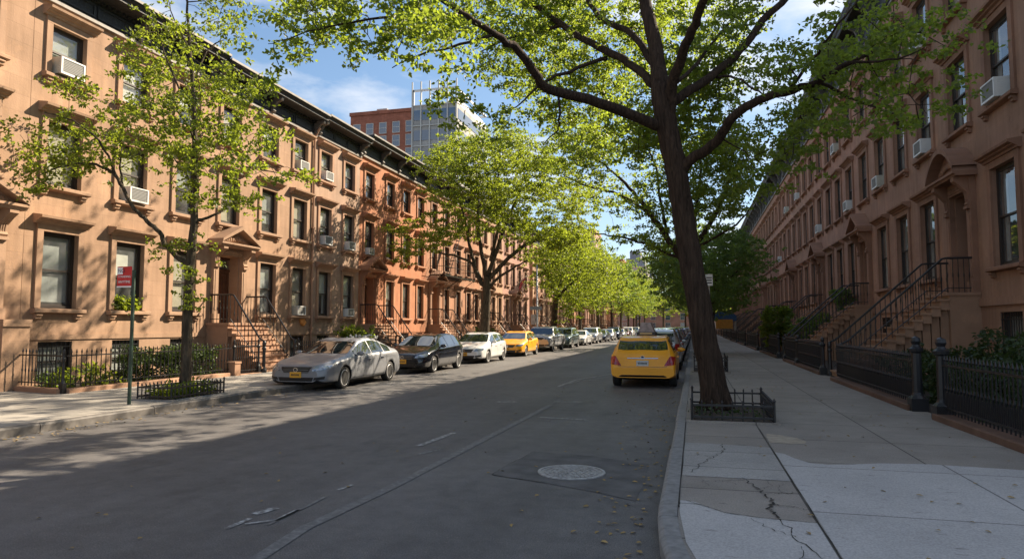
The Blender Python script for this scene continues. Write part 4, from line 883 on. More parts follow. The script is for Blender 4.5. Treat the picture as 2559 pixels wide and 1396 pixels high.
class Skel:
    """trunk and limbs as surveyed polylines; twigs grown from the nearest limb to every leaf cluster"""
    def __init__(s, n=9): s.mb = MB(); s.mb.cs = True; s.n = n; s.pts = []; s.rad = []
    def limb(s, pts, rads, n=None, wob=0.0, sub=4, seed=0):
        r = random.Random(seed); P = [Vector(p) for p in pts]; out = []; ro = []
        for k in range(len(P)-1):
            a, b, c, d = P[max(0,k-1)], P[k], P[k+1], P[min(len(P)-1,k+2)]
            for j in range(sub):
                t = j/sub; q = 0.5*((2*b)+(c-a)*t+(2*a-5*b+4*c-d)*t*t+(-a+3*b-3*c+d)*t**3)
                if wob: q = q + Vector((r.uniform(-wob,wob), r.uniform(-wob,wob), r.uniform(-wob,wob)))
                out.append(q); ro.append(rads[k]+(rads[k+1]-rads[k])*t)
        out.append(P[-1]); ro.append(rads[-1]); s.mb.tube(out, ro, n or s.n)
        for q, rr in zip(out, ro): s.pts.append(q); s.rad.append(rr)
    def twigs(s, centres, seed=1, rmin=0.006, k=0.010, zfloor=0):
        r = random.Random(seed); P = np.array([tuple(p) for p in s.pts]); Rd = list(s.rad); C = [np.array(c) for c in centres]
        dist = [np.min(np.linalg.norm(P-c, axis=1)) for c in C]
        for i in np.argsort(dist):
            c = C[i]; dd = np.linalg.norm(P-c, axis=1); dd = dd + np.where(P[:,2] > c[2]+0.6, 0.6, 0) + np.where(P[:,2] < zfloor, 3.0, 0); j = int(np.argmin(dd)); p = P[j]; L = float(np.linalg.norm(c-p))
            if L < 0.15: continue
            m = max(2, min(7, int(L/0.35)+1)); r0 = min(Rd[j]*0.62, 0.008+k*L); r0 = max(r0, rmin); bend = np.array([r.uniform(-.14,.14), r.uniform(-.14,.14), r.uniform(0.02,0.22)])*L
            pts = []; rr = []
            for q in range(m+1):
                t = q/m; pos = p+(c-p)*t+bend*math.sin(math.pi*t)*0.8
                if 0 < q < m: pos = pos+np.array([r.uniform(-1,1), r.uniform(-1,1), r.uniform(-1,1)])*0.035*min(L,1.5)
                pts.append(pos); rr.append(r0+(rmin-r0)*t)
            s.mb.tube([tuple(x) for x in pts], rr, 5 if r0 > 0.02 else 4, caps=False)
            P = np.vstack([P, np.array(pts[1:])]); Rd += rr[1:]
def in_poly(x, y, poly):
    c = False; j = len(poly)-1
    for i in range(len(poly)):
        xi, yi = poly[i]; xj, yj = poly[j]
        if (yi > y) != (yj > y) and x < (xj-xi)*(y-yi)/(yj-yi)+xi: c = not c
        j = i
    return c
def cluster_region(poly, depth, n, seed, wav=True):
    """cluster centres inside a surveyed outline, each at its own real distance along the street"""
    r = random.Random(seed); xs = [p[0] for p in poly]; ys = [p[1] for p in poly]; out = []; g = 0
    while len(out) < n and g < n*60:
        g += 1; x, y = r.uniform(min(xs),max(xs)), r.uniform(min(ys),max(ys))
        if in_poly(x, y, poly): out.append(on_y(x, y, depth(x, y, r)))
    return out
def ell(c, rad, n, seed, hollow=0.35, zmin=None):
    r = random.Random(seed); out = []
    while len(out) < n:
        d = Vector((r.gauss(0,1), r.gauss(0,1), r.gauss(0,1))).normalized(); q = (hollow+(1-hollow)*r.random()**0.5)
        p = Vector((c[0]+d.x*rad[0]*q, c[1]+d.y*rad[1]*q, c[2]+d.z*rad[2]*q))
        if zmin is None or p.z > zmin: out.append(p)
    return out
SUN_GAPS = [(-7.65,-6.35,0.5,13.5), (-9.7,-8.6,2.5,12), (-10.7,-8.6,15.2,20.4)]   # ground kept sunlit: crown clusters that would shade it are left out
def sun_gap(cl, keep, seed, gaps=SUN_GAPS):
    r = random.Random(seed); out = []
    for c in cl:
        x = c[0]-SUN_DIR.x/SUN_DIR.z*c[2]; y = c[1]-SUN_DIR.y/SUN_DIR.z*c[2]
        if any(a < x < b and p < y < q for a, b, p, q in gaps) and r.random() > keep: continue
        out.append(c)
    return out
def finish_tree(name, label, base, sk, centres, per, cr, ll, lw, leaf, bark, seed, cat='tree', group=None, twig=True, zfloor=0, flat=0.34):
    """base = where the trunk meets the ground; everything is stored relative to it"""
    t = thing(name, label, cat, base, group or 'street trees along the pavements'); B = np.array(base)
    if twig: sk.twigs(centres, seed, zfloor=zfloor)
    sk.mb.v = [tuple(np.array(v)-B) for v in sk.mb.v]
    sk.mb.build('trunk', M[bark], t, recalc=False)
    g = np.random.default_rng(seed); C = np.array([tuple(c) for c in centres])-B
    # every cluster is a handful of smaller sprays
    k = 5; sub = np.repeat(C, k, axis=0)+g.normal(size=(len(C)*k,3))*np.array([1,1,0.55])*cr*0.62
    me = leaf_mesh('crown', sub, g.uniform(0.45,0.85,len(sub))*cr*0.62, max(1, per//k), ll, lw, seed, M[leaf], flat)
    link('crown', me, t); return t

# ---- the big street tree on the right
TB = on_z(1790, 1021, PZ+0.03); TY = TB.y
def tp(px, py, dy=0.0): return on_y(px, py, TY+dy)
sk = Skel(14)
pxm = lambda w, y: w*(y/FPX)   # width in px at a distance -> metres
trunk_px = [(1790,1023),(1776,920),(1760,840),(1744,750),(1726,650),(1711,560),(1697,470),(1685,400),(1668,320),(1656,250),(1645,170),(1632,90),(1612,10),(1600,-80),(1596,-200),(1604,-330)]
tw_px = [104,96,93,90,87,84,82,84,82,84,62,56,48,42,34,22]
tdy = [0,0,0,0,0,0,0,0,0,0,0.1,0.2,0.3,0.5,0.8,1.0]
dist = lambda dy: (TY+dy)*0.99
sk.limb([tp(x,y,d) for (x,y),d in zip(trunk_px,tdy)], [pxm(wd,TY)/2*0.63 for wd in tw_px], 18, wob=0.012, seed=2)
# root flare
for a in range(7):
    an = a*0.9+0.3; sk.mb.tube([TB+Vector((math.cos(an)*0.14,math.sin(an)*0.14,0.40)), TB+Vector((math.cos(an)*0.21,math.sin(an)*0.21,0.12)), TB+Vector((math.cos(an)*0.31,math.sin(an)*0.31,-0.06))], [0.06,0.08,0.04], 7)
limbs = [
 ([(1668,300,0),(1684,200,-.3),(1708,130,-.7),(1738,60,-1.2),(1762,-10,-1.7),(1790,-110,-2.3),(1830,-240,-2.8)], [52,44,40,36,33,28,14]),
 ([(1672,262,0),(1725,226,.3),(1790,182,.8),(1850,128,1.3),(1905,55,1.8),(1975,-12,2.3),(2060,-90,2.8)], [44,38,34,32,28,26,14]),
 ([(1700,425,0),(1740,388,-.2),(1790,355,-.5),(1822,306,-.8),(1880,258,-1.1),(1960,232,-1.4),(2045,205,-1.8),(2120,160,-2.1),(2200,118,-2.4)], [46,42,38,37,34,30,25,19,9]),
 ([(1655,318,0),(1580,288,-.4),(1470,250,-1.0),(1372,222,-1.6),(1340,185,-1.9),(1295,128,-2.3),(1235,86,-2.8),(1165,38,-3.2),(1090,-10,-3.6),(1000,-60,-3.9)], [46,44,42,40,38,34,29,26,22,12]),
 ([(1645,225,0),(1600,180,.3),(1540,140,.7),(1480,110,1.1),(1408,66,1.6),(1350,24,2.0),(1285,-25,2.4),(1200,-90,2.8)], [38,34,32,30,28,26,22,12]),
 ([(1636,165,.1),(1598,105,.4),(1555,72,.8),(1510,54,1.2),(1478,14,1.7),(1445,-40,2.2),(1400,-130,2.8)], [32,28,26,24,22,18,10]),
 ([(1515,146,.9),(1440,172,.4),(1375,196,0),(1330,230,-.4),(1290,268,-.8)], [18,16,13,10,5]),
 ([(1410,64,1.6),(1335,84,1.9),(1270,96,2.2),(1200,130,2.6)], [18,15,11,5]),
 ([(1398,228,-1.4),(1398,300,-1.2),(1390,330,-1.0),(1362,356,-.8)], [11,9,7,4]),
 ([(1692,205,-.3),(1742,158,.6),(1790,95,1.4),(1830,68,2.0),(1900,60,2.6)], [18,15,12,9,5]),
 ([(1790,192,.8),(1840,196,.6),(1885,225,.4),(1925,240,.2)], [12,10,8,5]),
 ([(1235,86,-2.8),(1150,110,-3.2),(1050,140,-3.5),(980,170,-3.8)], [16,12,9,4]),
 ([(1165,38,-3.2),(1000,44,-3.6),(850,60,-4.0),(740,90,-4.3),(670,110,-4.5)], [15,12,9,6,3]),
 ([(2045,205,-1.8),(2100,235,-1.4),(2160,262,-1.0),(2250,290,-.6)], [14,11,8,4]),
 ([(1960,232,-1.4),(2030,150,-2.2),(2080,80,-2.8),(2140,10,-3.2)], [15,12,9,5]),
 ([(2120,160,-2.1),(2220,150,-2.6),(2310,120,-3.0)], [12,8,4]),
 ([(1595,0,.4),(1540,-60,.0),(1480,-140,-.5)], [20,16,8]), ([(1600,-80,.5),(1650,-160,.8),(1700,-260,1.2)], [22,16,8]),
]
for k, (pp, wp) in enumerate(limbs):
    sk.limb([tp(x,y,d) for x,y,d in pp], [pxm(wd,TY+pp[i][2]*0.9)/2*0.61 for i, wd in enumerate(wp)], 11 if wp[0] > 25 else 7, wob=0.02, seed=20+k)
U = lambda a, b: (lambda x, y, r: TY+r.uniform(a, b))
cl = []
def off_top(pts):
    """clusters of the upper crown that stand above the sight line through the top of the picture"""
    out = []
    for p in pts:
        c = cam_m.inverted() @ (p-Vector((0,0,HC)))
        if c.z < -0.5 and CY - FPX*c.y/(-c.z) < -40: out.append(p)
    return out
cl += cluster_region([(1080,-160),(1930,-160),(1900,20),(1870,70),(1840,190),(1790,300),(1700,330),(1560,340),(1400,310),(1290,260),(1180,120),(1010,110)], U(0.6,3.6), 290, 31)
cl += cluster_region([(1300,0),(1850,0),(1840,200),(1760,330),(1600,345),(1400,330),(1320,250)], U(0.8,3.8), 150, 32)
cl += cluster_region([(950,-120),(1250,-140),(1280,40),(1180,80),(1000,90)], U(-4.2,-1.5), 26, 40)
cl += cluster_region([(640,70),(700,0),(960,-30),(1130,20),(1150,110),(1000,150),(860,110),(720,150),(690,190),(660,110)], U(-4.6,-3.0), 44, 33)
cl += cluster_region([(960,130),(1100,120),(1240,230),(1290,330),(1210,350),(1090,260)], U(-3.8,-1.5), 14, 34)
cl += cluster_region([(1200,270),(1350,290),(1420,370),(1340,420),(1240,380)], U(-1.8,0.5), 9, 35)
cl += cluster_region([(1920,70),(2150,-20),(2400,-40),(2420,80),(2300,160),(2380,220),(2330,330),(2230,330),(2130,300),(2000,300),(1940,250)], U(-3.2,0.4), 46, 36)
cl += cluster_region([(1880,330),(2000,270),(2150,330),(2050,360),(1985,450),(1900,540),(1870,500)], U(-1.0,1.4), 17, 37)
cl += cluster_region([(1560,330),(1680,330),(1700,400),(1600,400)], U(1.5,4.5), 14, 38) + cluster_region([(1760,300),(1880,250),(1900,330),(1800,400)], U(1.0,4.0), 8, 42)
cl += off_top(ell((0.0-0.9, TY+0.3, 9.6), (5.6, 5.0, 3.2), 150, 39, 0.3, zmin=8.4)[:16])
cl = sun_gap(cl, 0.04, 5)
finish_tree('street_tree', 'large leaning maple with a thick dark trunk on the right pavement', (TB.x,TB.y,PZ), sk, cl, 135, 0.45, 0.079, 0.053, 'leaf', 'bark', 41, zfloor=3.2)

# ---- the young tree in front of the left houses
T1 = on_z(462, 982, PZ+0.02); Y1 = T1.y
def t1(px, py, dy=0.0): return on_y(px, py, Y1+dy)
D1 = abs(T1.x)*0.2585+Y1*0.966
sk = Skel(10); q = lambda w: w*D1/FPX/2*0.69
sk.limb([t1(*p) for p in [(462,986),(466,900),(468,800),(471,720),(478,640),(484,560),(488,470),(487,380),(486,300),(482,210),(474,120),(468,30),(462,-60)]], [q(v) for v in (46,38,36,35,33,27,24,21,18,15,12,9,5)], 12, wob=0.012, seed=5)
for k, (pp, wp) in enumerate([
 ([(474,668,0),(440,638,-.1),(412,608,-.2),(398,580,-.3),(368,552,-.4),(335,522,-.6),(312,480,-.7),(290,440,-.8),(262,420,-1.0),(215,408,-1.2),(150,418,-1.5),(95,440,-1.7)], [22,19,17,16,15,14,13,12,10,8,6,3]),
 ([(290,440,-.8),(270,390,-1.0),(235,340,-1.2),(180,300,-1.4),(110,280,-1.6)], [10,8,7,5,3]),
 ([(312,480,-.7),(300,420,-.3),(310,350,.2),(330,300,.6)], [8,7,5,3]),
 ([(488,552,0),(530,540,.3),(560,522,.6),(574,490,.8),(580,450,1.0)], [12,10,8,6,3]),
 ([(488,420,0),(540,395,.5),(600,415,.9),(660,425,1.3),(720,440,1.7)], [10,9,7,5,3]),
 ([(487,360,0),(520,320,.3),(560,310,.6),(620,320,1.0)], [9,7,5,3]),
 ([(486,350,0),(460,300,-.3),(430,270,-.6),(395,250,-.9)], [9,7,5,3]),
 ([(485,290,0),(440,200,-.3),(410,130,-.5),(390,70,-.7)], [9,7,5,3]), ([(482,220,0),(515,130,.3),(560,100,.6)], [8,6,3]), ([(476,130,0),(440,60,.2),(420,0,.3)], [7,5,3]), ([(488,470,0),(440,400,.5),(400,330,.9)], [8,6,3])]):
    sk.limb([t1(x,y,d) for x,y,d in pp], [q(v) for v in wp], 7, wob=0.015, seed=60+k)
U1 = lambda a, b: (lambda x, y, r: Y1+r.uniform(a, b))
cl = cluster_region([(60,270),(150,200),(250,215),(330,280),(380,330),(370,410),(250,440),(150,420),(60,400),(10,370)], U1(-1.8,0.6), 66, 51)
cl += cluster_region([(330,90),(400,20),(450,-60),(600,-60),(610,80),(640,160),(660,240),(600,260),(420,250),(280,200),(300,130)], U1(-1.3,1.5), 88, 52)
cl += cluster_region([(300,240),(640,230),(670,320),(720,390),(770,450),(640,450),(520,400),(380,330)], U1(-1.4,1.8), 68, 53)
cl += cluster_region([(380,330),(640,330),(600,470),(520,510),(420,470)], U1(-1.2,1.4), 34, 54)
cl += cluster_region([(560,470),(640,460),(650,510),(590,530)], U1(0.4,1.4), 9, 55)
cl += cluster_region([(400,590),(450,570),(520,590),(510,640),(410,650)], U1(-0.4,0.4), 4, 56)
cl += cluster_region([(10,430),(130,400),(160,440),(60,480)], U1(-1.9,-1.0), 8, 57) + cluster_region([(452,640),(486,640),(490,760),(450,760)], U1(-.25,-.1), 5, 58)
finish_tree('street_tree', 'slender young tree with sparse bright leaves in front of the sunlit brownstone', (T1.x,T1.y,PZ), sk, cl, 68, 0.36, 0.085, 0.057, 'leaf_sun', 'bark_b', 61, zfloor=2.0)

# ---- second tree on the sunny pavement (its crown covers the middle of the row)
def tree_at(name, label, X, Y, trunk, limbs, regs, per, cr, ll, lw, leaf, bark, seed, extra=(), base_w=40, tips=None, group=None, zfloor=2.0):
    Dd = X*-0.2585+Y*0.966; q = lambda w: w*Dd/FPX/2*0.70; T = lambda x, y, d=0: on_y(x, y, Y+d)
    sk = Skel(9); base = Vector((X, Y, PZ)); p1 = [base-Vector((0,0,0.05))]+[T(*p) for p in trunk[0]]
    sk.limb(p1, [q(v) for v in trunk[1]], 10, wob=0.015, seed=seed)
    for k, (pp, wp) in enumerate(limbs): sk.limb([T(*p) for p in pp], [q(v) for v in wp], 6, wob=0.03, seed=seed+k)
    cl = []
    for k, (poly, (d0, d1), n) in enumerate(regs): cl += cluster_region(poly, (lambda x, y, r, d0=d0, d1=d1: Y+r.uniform(d0,d1)), n, seed*3+k)
    for e in extra: cl += e
    if X > 0: cl = sun_gap(cl, 0.14, seed, [(-7.65,-6.4,4,13), (-8.3,-6.7,13,25), (-10.7,-8.6,15.2,20.4)])  # leaf clusters left out so that chosen ground stays sunlit
    return finish_tree(name, label, tuple(base), sk, cl, per, cr, ll, lw, leaf, bark, seed+7, group=group, zfloor=zfloor)
tree_at('street_tree', 'full spreading tree in mid row, its trunk rising behind the white hatchback', -10.5, 33.6,
 ([(1213,800),(1216,740),(1218,690)], [42,34,30,28]),
 [([(1212,720),(1195,690),(1182,650),(1172,600),(1160,540),(1140,480)], [18,16,14,11,9,5]), ([(1216,700),(1205,640),(1196,570),(1195,500),(1190,430)], [17,15,12,9,5]), ([(1218,690),(1240,630),(1260,570),(1290,500),(1310,430)], [18,15,12,9,5]),
  ([(1220,700),(1260,655),(1310,615),(1370,585),(1430,560)], [18,15,12,9,5]), ([(1222,720),(1250,690),(1290,665),(1320,650)], [12,10,7,4]), ([(1205,700),(1180,660),(1140,640),(1090,630),(1040,610)], [12,10,8,6,3]), ([(1225,650),(1250,540),(1245,450),(1250,380)], [13,10,7,4])],
 [([(1040,410),(1090,360),(1180,330),(1300,330),(1410,400),(1470,500),(1490,560),(1400,590),(1290,600),(1180,580),(1080,520)], (-4.2,4.2), 300), ([(1110,350),(1250,320),(1400,400),(1400,480),(1200,500),(1080,450)], (-4.5,4.5), 120),
  ([(985,570),(1060,540),(1160,560),(1150,620),(1060,630),(1020,650)], (-3.5,0.5), 34), ([(1280,590),(1480,560),(1470,600),(1380,625),(1300,650)], (-2.5,2.5), 40), ([(1000,610),(1040,600),(1030,660),(990,660)], (-3,-1.5), 6)],
 125, 0.60, 0.112, 0.078, 'leaf_sun', 'bark_b', 71)
tree_at('street_tree', 'bright yellow-green tree beside the lamp pole on the sunny side', -10.5, 51.0,
 ([(1386,780),(1390,740)], [26,22,20]), [([(1390,745),(1375,710),(1360,670)], [12,10,5]), ([(1391,740),(1400,700),(1410,650)], [12,10,5]), ([(1392,745),(1420,715),(1450,690)], [12,9,4])],
 [([(1330,650),(1360,600),(1430,580),(1500,620),(1540,680),(1560,730),(1500,760),(1430,730),(1350,730),(1335,700)], (-4.5,4.5), 190), ([(1400,740),(1460,740),(1450,800),(1400,800)], (-2,2), 22), ([(1340,600),(1420,585),(1470,600),(1460,650),(1350,660)], (-4,4), 40)],
 100, 0.85, 0.14, 0.10, 'leaf_sun', 'bark_b', 81)
# ---- second tree on the right pavement, its trunk hidden behind the first
tree_at('street_tree', 'tree right behind the large leaning maple, with long bare ascending limbs', 0.45, 24.0,
 ([(1752,800),(1738,730),(1722,670)], [50,44,40,36]),
 [([(1722,680),(1700,640),(1670,600),(1645,560),(1615,520),(1590,490),(1560,455),(1520,420),(1480,390)], [26,24,22,20,17,14,11,8,4]), ([(1640,555),(1590,510),(1530,480),(1470,465),(1410,440)], [13,11,9,7,4]),
  ([(1700,645),(1640,620),(1580,600),(1520,588),(1480,584)], [12,10,8,6,3]), ([(1740,610),(1765,570),(1790,530),(1812,480),(1825,420),(1840,340)], [20,18,15,12,9,5]), ([(1735,600),(1740,520),(1750,440),(1752,360)], [14,12,9,5]),
  ([(1740,620),(1790,590),(1840,560),(1880,510)], [11,9,7,4]), ([(1670,600),(1650,500),(1640,420),(1600,340)], [12,10,8,4])],
 [([(1380,330),(1660,330),(1680,420),(1640,500),(1560,520),(1460,500),(1380,440)], (-3.5,5.5), 230), ([(1690,340),(1860,330),(1880,420),(1850,520),(1770,560),(1700,480)], (-3.0,5.5), 150), ([(1470,570),(1560,560),(1700,600),(1680,640),(1560,620)], (-2,3), 26), ([(1400,300),(1850,300),(1830,400),(1420,400)], (-1,5.5), 90), ([(1180,-40),(1900,-40),(1890,160),(1820,320),(1400,330),(1260,220)], (-3.2,2.6), 290), ([(1500,500),(1680,500),(1700,560),(1620,570),(1520,550)], (-2,4), 22)],
 88, 0.56, 0.105, 0.072, 'leaf', 'bark', 91, extra=[ell((0.6,24.6,9.6),(3.6,3.6,1.8),26,92)])
# ---- the darker tree beyond it
tree_at('street_tree', 'dark green tree in full shade beyond the leaning maple, beside the brownstone row', 0.7, 38.5,
 ([(1778,800),(1782,760)], [24,20,18]), [([(1782,765),(1800,720),(1830,690),(1860,660)], [10,8,6,3]), ([(1781,765),(1760,700),(1740,660)], [10,8,4]), ([(1782,760),(1790,690),(1800,620)], [10,8,4])],
 [([(1740,600),(1800,570),(1860,575),(1905,640),(1910,680),(1870,720),(1840,770),(1780,790),(1740,740)], (-3.5,3.5), 170), ([(1620,640),(1700,620),(1740,660),(1730,760),(1660,760),(1630,700)], (-3.5,3.5), 80)],
 100, 0.72, 0.125, 0.09, 'leaf_dark', 'bark', 101)
# ---- farther street trees: one of each kind, then copies
def proto_tree(name, label, loc, leaf, bark, seed, h=10.0, rad=(3.7,3.7,3.2), n=112, per=90, cr=0.8, ll=0.17, lw=0.12):
    sk = Skel(8); r = random.Random(seed); x, y, z = loc; top = z+h*0.42
    sk.limb([(x,y,z-.05),(x+.05,y,z+h*.2),(x-.05,y,top)], [0.20,0.15,0.12], 8, wob=0.01)
    for k in range(6):
        a = k*1.05+r.random(); e = Vector((x+math.cos(a)*rad[0]*0.6, y+math.sin(a)*rad[1]*0.6, z+h*0.72+r.uniform(-.6,.9)))
        sk.limb([(x,y,top-0.2+k*0.05),(x+math.cos(a)*rad[0]*0.22, y+math.sin(a)*rad[1]*0.22, z+h*0.55), tuple(e)], [0.08,0.055,0.02], 6, wob=0.03, seed=k)
    cl = ell((x,y,z+h*0.66), rad, n, seed+1, 0.35)
    return finish_tree(name, label, loc, sk, cl, per, cr, ll, lw, leaf, bark, seed+2)
def copy_tree(src, loc, label, sc, rz):
    t = src.copy(); COL.objects.link(t); t.location = loc; t['label'] = label; t.scale = sc; t.rotation_euler = (0,0,rz)
    for c in list(src.children): cp(c, t)
    return t
A = proto_tree('street_tree', 'yellow-green tree two trees past the lamp pole on the sunny side', (-10.5,64.0,PZ), 'leaf_sun', 'bark_b', 111)
Bt = proto_tree('street_tree', 'mid green tree past the yellow-green ones on the sunny side', (-10.4,76.0,PZ), 'leaf', 'bark_b', 121, rad=(3.4,3.6,3.6))
Ct = proto_tree('street_tree', 'dark tree on the shaded side farther on than the one in full shade', (0.6,53.0,PZ), 'leaf_dark', 'bark', 131)
ords = ['fourth','fifth','sixth','seventh','eighth','ninth']
for k, (src, y, s) in enumerate([(Ct,89,1.15),(A,101,1.0),(Bt,113,1.0),(Ct,123,1.05),(A,136,1.1),(Bt,150,1.2)]):
    copy_tree(src, (-10.4,y,PZ), ords[k]+' tree along the far part of the sunny pavement'+(', darker than its neighbours' if src is Ct else ''), (s,s,s*1.02), k*1.3+0.4)
for k, (src, y, s) in enumerate([(Bt,66,0.92),(A,79,0.95),(Ct,92,1.0),(Bt,106,1.0),(A,121,1.1),(Bt,137,1.2),(Ct,152,1.2)]):
    copy_tree(src, (0.7,y,PZ), ['first','second','third','fourth','fifth','sixth','seventh'][k]+' of the distant trees along the shaded pavement', (s,s,s), k*0.9+1.0)
for k, (src, x, s) in enumerate([(A,-14,1.5),(Bt,-7.5,1.4),(Ct,-2,1.5),(A,4,1.4),(Bt,10,1.5)]):
    copy_tree(src, (x,172+4*(k%2),PZ-0.1), ['broad light tree','rounded green tree','dark tree','pale green tree','green tree'][k]+' closing the end of the street, '+['outermost on the sunny side','second from the sunny side','straight down the roadway','behind the shaded pavement','outermost on the shaded side'][k], (s,s,s), k*1.7)

# ---- hedges, shrubs and tree-pit planting
def shrub(name, label, cat, loc, boxes, per, ll, lw, leaf, seed, stems=6, group=None):
    """boxes: (cx, cy, cz, rx, ry, rz, n) cluster volumes relative to loc"""
    t = thing(name, label, cat, loc, group); r = random.Random(seed); cs = []; 
    for (cx,cy,cz,rx,ry,rz,n) in boxes:
        for _ in range(n): cs.append((cx+r.uniform(-rx,rx), cy+r.uniform(-ry,ry), max(0.05, cz+r.uniform(-rz,rz))))
    link('foliage', leaf_mesh('foliage', cs, [0.16]*len(cs), per, ll, lw, seed, M[leaf], 0.9), t)
    mb = MB()
    for k in range(stems):
        c = cs[r.randrange(len(cs))]; mb.tube([(c[0]*0.8,c[1]*0.95,-0.02),(c[0]*0.9,c[1],c[2]*0.5),c], [0.014,0.010,0.004], 4)
    mb.build('stems', M['bark'], t); return t
shrub('hedge', 'dense clipped green hedge behind the long black fence on the sunny side', 'hedge', (-14.3,16.05,PZ), [(0,0,0.42,0.55,1.5,0.40,150),(0,0,0.68,0.5,1.45,0.18,60)], 34, 0.085, 0.05, 'leaf_yard2', 201, 14)
shrub('garden_plant', 'low leafy plants with pale leaves inside the fence corner on the sunny side', 'plant', (-13.95,13.1,PZ), [(0,0,0.25,0.35,0.75,0.22,36)], 18, 0.12, 0.06, 'leaf_sun', 202, 8)
shrub('garden_plant', 'dark low bush behind the railed corner at the left edge', 'plant', (-14.5,12.75,PZ), [(0,0,0.22,0.4,0.3,0.2,20)], 18, 0.10, 0.05, 'leaf_dark', 203, 5)
shrub('tree_pit_plants', 'bushy ground planting round the foot of the slender young tree', 'plant', (-10.36,12.08,PZ), [(0,0,0.12,0.28,0.62,0.09,40)], 22, 0.10, 0.055, 'leaf_sun', 204, 8)
shrub('window_plant', 'leafy green plant on the parlour window sill behind the red sign', 'plant', (XL+0.02,15.7,2.06), [(0,0,0.16,0.08,0.42,0.13,26)], 16, 0.11, 0.07, 'leaf_sun', 205, 6)
shrub('garden_bush', 'tall dark bush at the right edge behind the nearest black fence', 'bush', (5.2,10.0,PZ), [(0,0,0.5,1.0,3.6,0.45,210),(0.2,1.0,0.95,0.7,1.8,0.25,40)], 26, 0.11, 0.065, 'leaf_yard', 206, 16)
shrub('garden_bush', 'dark bush between the fat gatepost and the nearest stoop', 'bush', (5.3,16.3,PZ), [(0,0,0.5,1.0,2.6,0.42,170),(0.4,-0.6,1.0,0.5,1.2,0.3,30)], 26, 0.11, 0.065, 'leaf_yard', 207, 12)
shrub('garden_bush', 'low planting showing through the gap between the two fat gateposts', 'bush', (5.4,13.0,PZ), [(0,0,0.35,0.9,0.7,0.3,50)], 24, 0.11, 0.065, 'leaf_yard', 208, 6)
shrub('potted_tree', 'bushy olive green shrub standing on the shaded pavement edge by the stoops', 'shrub', (4.15,38.5,PZ), [(0,0,1.7,0.7,0.9,0.75,100),(0,0,0.9,0.5,0.5,0.4,26)], 30, 0.15, 0.09, 'leaf', 209, 8)
shrub('garden_bush', 'green bush beside the third shaded stoop', 'bush', (5.4,35.6,PZ), [(0,0,1.2,0.9,1.4,0.8,90)], 26, 0.15, 0.09, 'leaf_dark', 210, 8)
shrub('stoop_plant', 'leafy plant trailing over the landing of the second shaded stoop', 'plant', (6.6,34.0,2.3), [(0,0,0.5,0.4,0.5,0.45,40)], 26, 0.13, 0.08, 'leaf_dark', 211, 5)
shrub('garden_bush', 'green bush over pale flowers behind the silver sedan', 'bush', (-14.5,27.4,PZ), [(0,0,0.95,0.5,1.0,0.5,60)], 24, 0.12, 0.07, 'leaf', 212, 6)
t = thing('flower_trough', 'pale stone troughs with white flowers behind the roof of the silver sedan', 'flower trough', (-14.0,26.6,PZ)); mb = MB()
for k in range(3): mb.box(-0.2,0.2,-0.9+k*0.9,-0.2+k*0.9,0.0,0.85)
mb.build('trough', M['granite'], t); mb = MB(); r = random.Random(5)
for k in range(60): mb.blob((r.uniform(-.2,.2), r.uniform(-.95,1.65), 0.88+r.uniform(0,0.22)), (0.055,0.055,0.045), seed=k, n=5, m=3)
mb.build('flowers', M['white_metal'], t)
shrub('garden_bush', 'small dark bush by the steps behind the yellow cab', 'bush', (-13.9,44.5,PZ), [(0,0,0.7,0.6,1.1,0.6,60)], 24, 0.15, 0.1, 'leaf_dark', 213, 6)
shrub('garden_bush', 'light green bush beyond the silver pickup', 'bush', (-11.2,60.0,PZ), [(0,0,0.7,0.9,1.4,0.6,60)], 24, 0.18, 0.12, 'leaf', 214, 6)
# tree-pit guards
def tree_guard(label, x0, x1, y0, y1, h, sp=0.15, sides=('f','l','r','b')):
    t = thing('tree_guard', label, 'tree guard', (x0,y0,PZ)); W, D = x1-x0, y1-y0
    runs = {'f':((0,0),(W,0)),'b':((0,D),(W,D)),'l':((0,0),(0,D)),'r':((W,0),(W,D))}
    for sd in sides:
        a, b_ = runs[sd]; L = math.hypot(b_[0]-a[0], b_[1]-a[1]); d = ((b_[0]-a[0])/L, (b_[1]-a[1])/L); F = lambda u, v, z: (a[0]+d[0]*u-d[1]*v, a[1]+d[1]*u+d[0]*v, z)
        mb = MB(F); n = max(2, round(L/sp))
        mb.box(0.014,L-0.014,-0.012,0.012,0.07,0.10); mb.box(0.014,L-0.014,-0.012,0.012,h*0.72,h*0.72+0.03)
        for k in range(n+1 if sd in 'fb' else n):
            if sd in 'lr' and k == 0: continue
            u = L*k/n; big = k in (0,n); r0 = 0.018 if big else 0.011; hh = h*1.12 if big else h
            mb.tube([(u,0,0),(u,0,hh*0.86),(u,0,hh*0.89),(u,0,hh)], [r0,r0,r0*1.7,0.002], 6, caps=False)
        mb.build('guard_panel', M['iron'], t)
    mb = MB(); g = 0.09; mb.box(-g,W+g,-g,-0.02,-0.03,0.03); mb.box(-g,W+g,D+0.02,D+g,-0.03,0.03); mb.box(-g,-0.02,-0.02,D+0.02,-0.03,0.03); mb.box(W+0.02,W+g,-0.02,D+0.02,-0.03,0.03); mb.build('stone_edge', M['granite'] if x0 < -5 else M['pave'], t)
    mb = MB(); mb.box(0.02,W-0.02,0.02,D-0.02,-0.03,0.02); mb.build('soil_bed', M['soil'], t); return t
tree_guard('low black fence round the pit of the large leaning maple', -0.06, 1.14, 11.0, TY+0.55, 0.345, 0.155)
tree_guard('low picket fence full of plants round the slender young tree', -10.75, -9.95, 11.3, 12.85, 0.34, 0.10)
tree_guard('low black fence of the next tree pit along the shaded pavement', -0.02, 1.0, 22.8, 25.0, 0.5, 0.16)
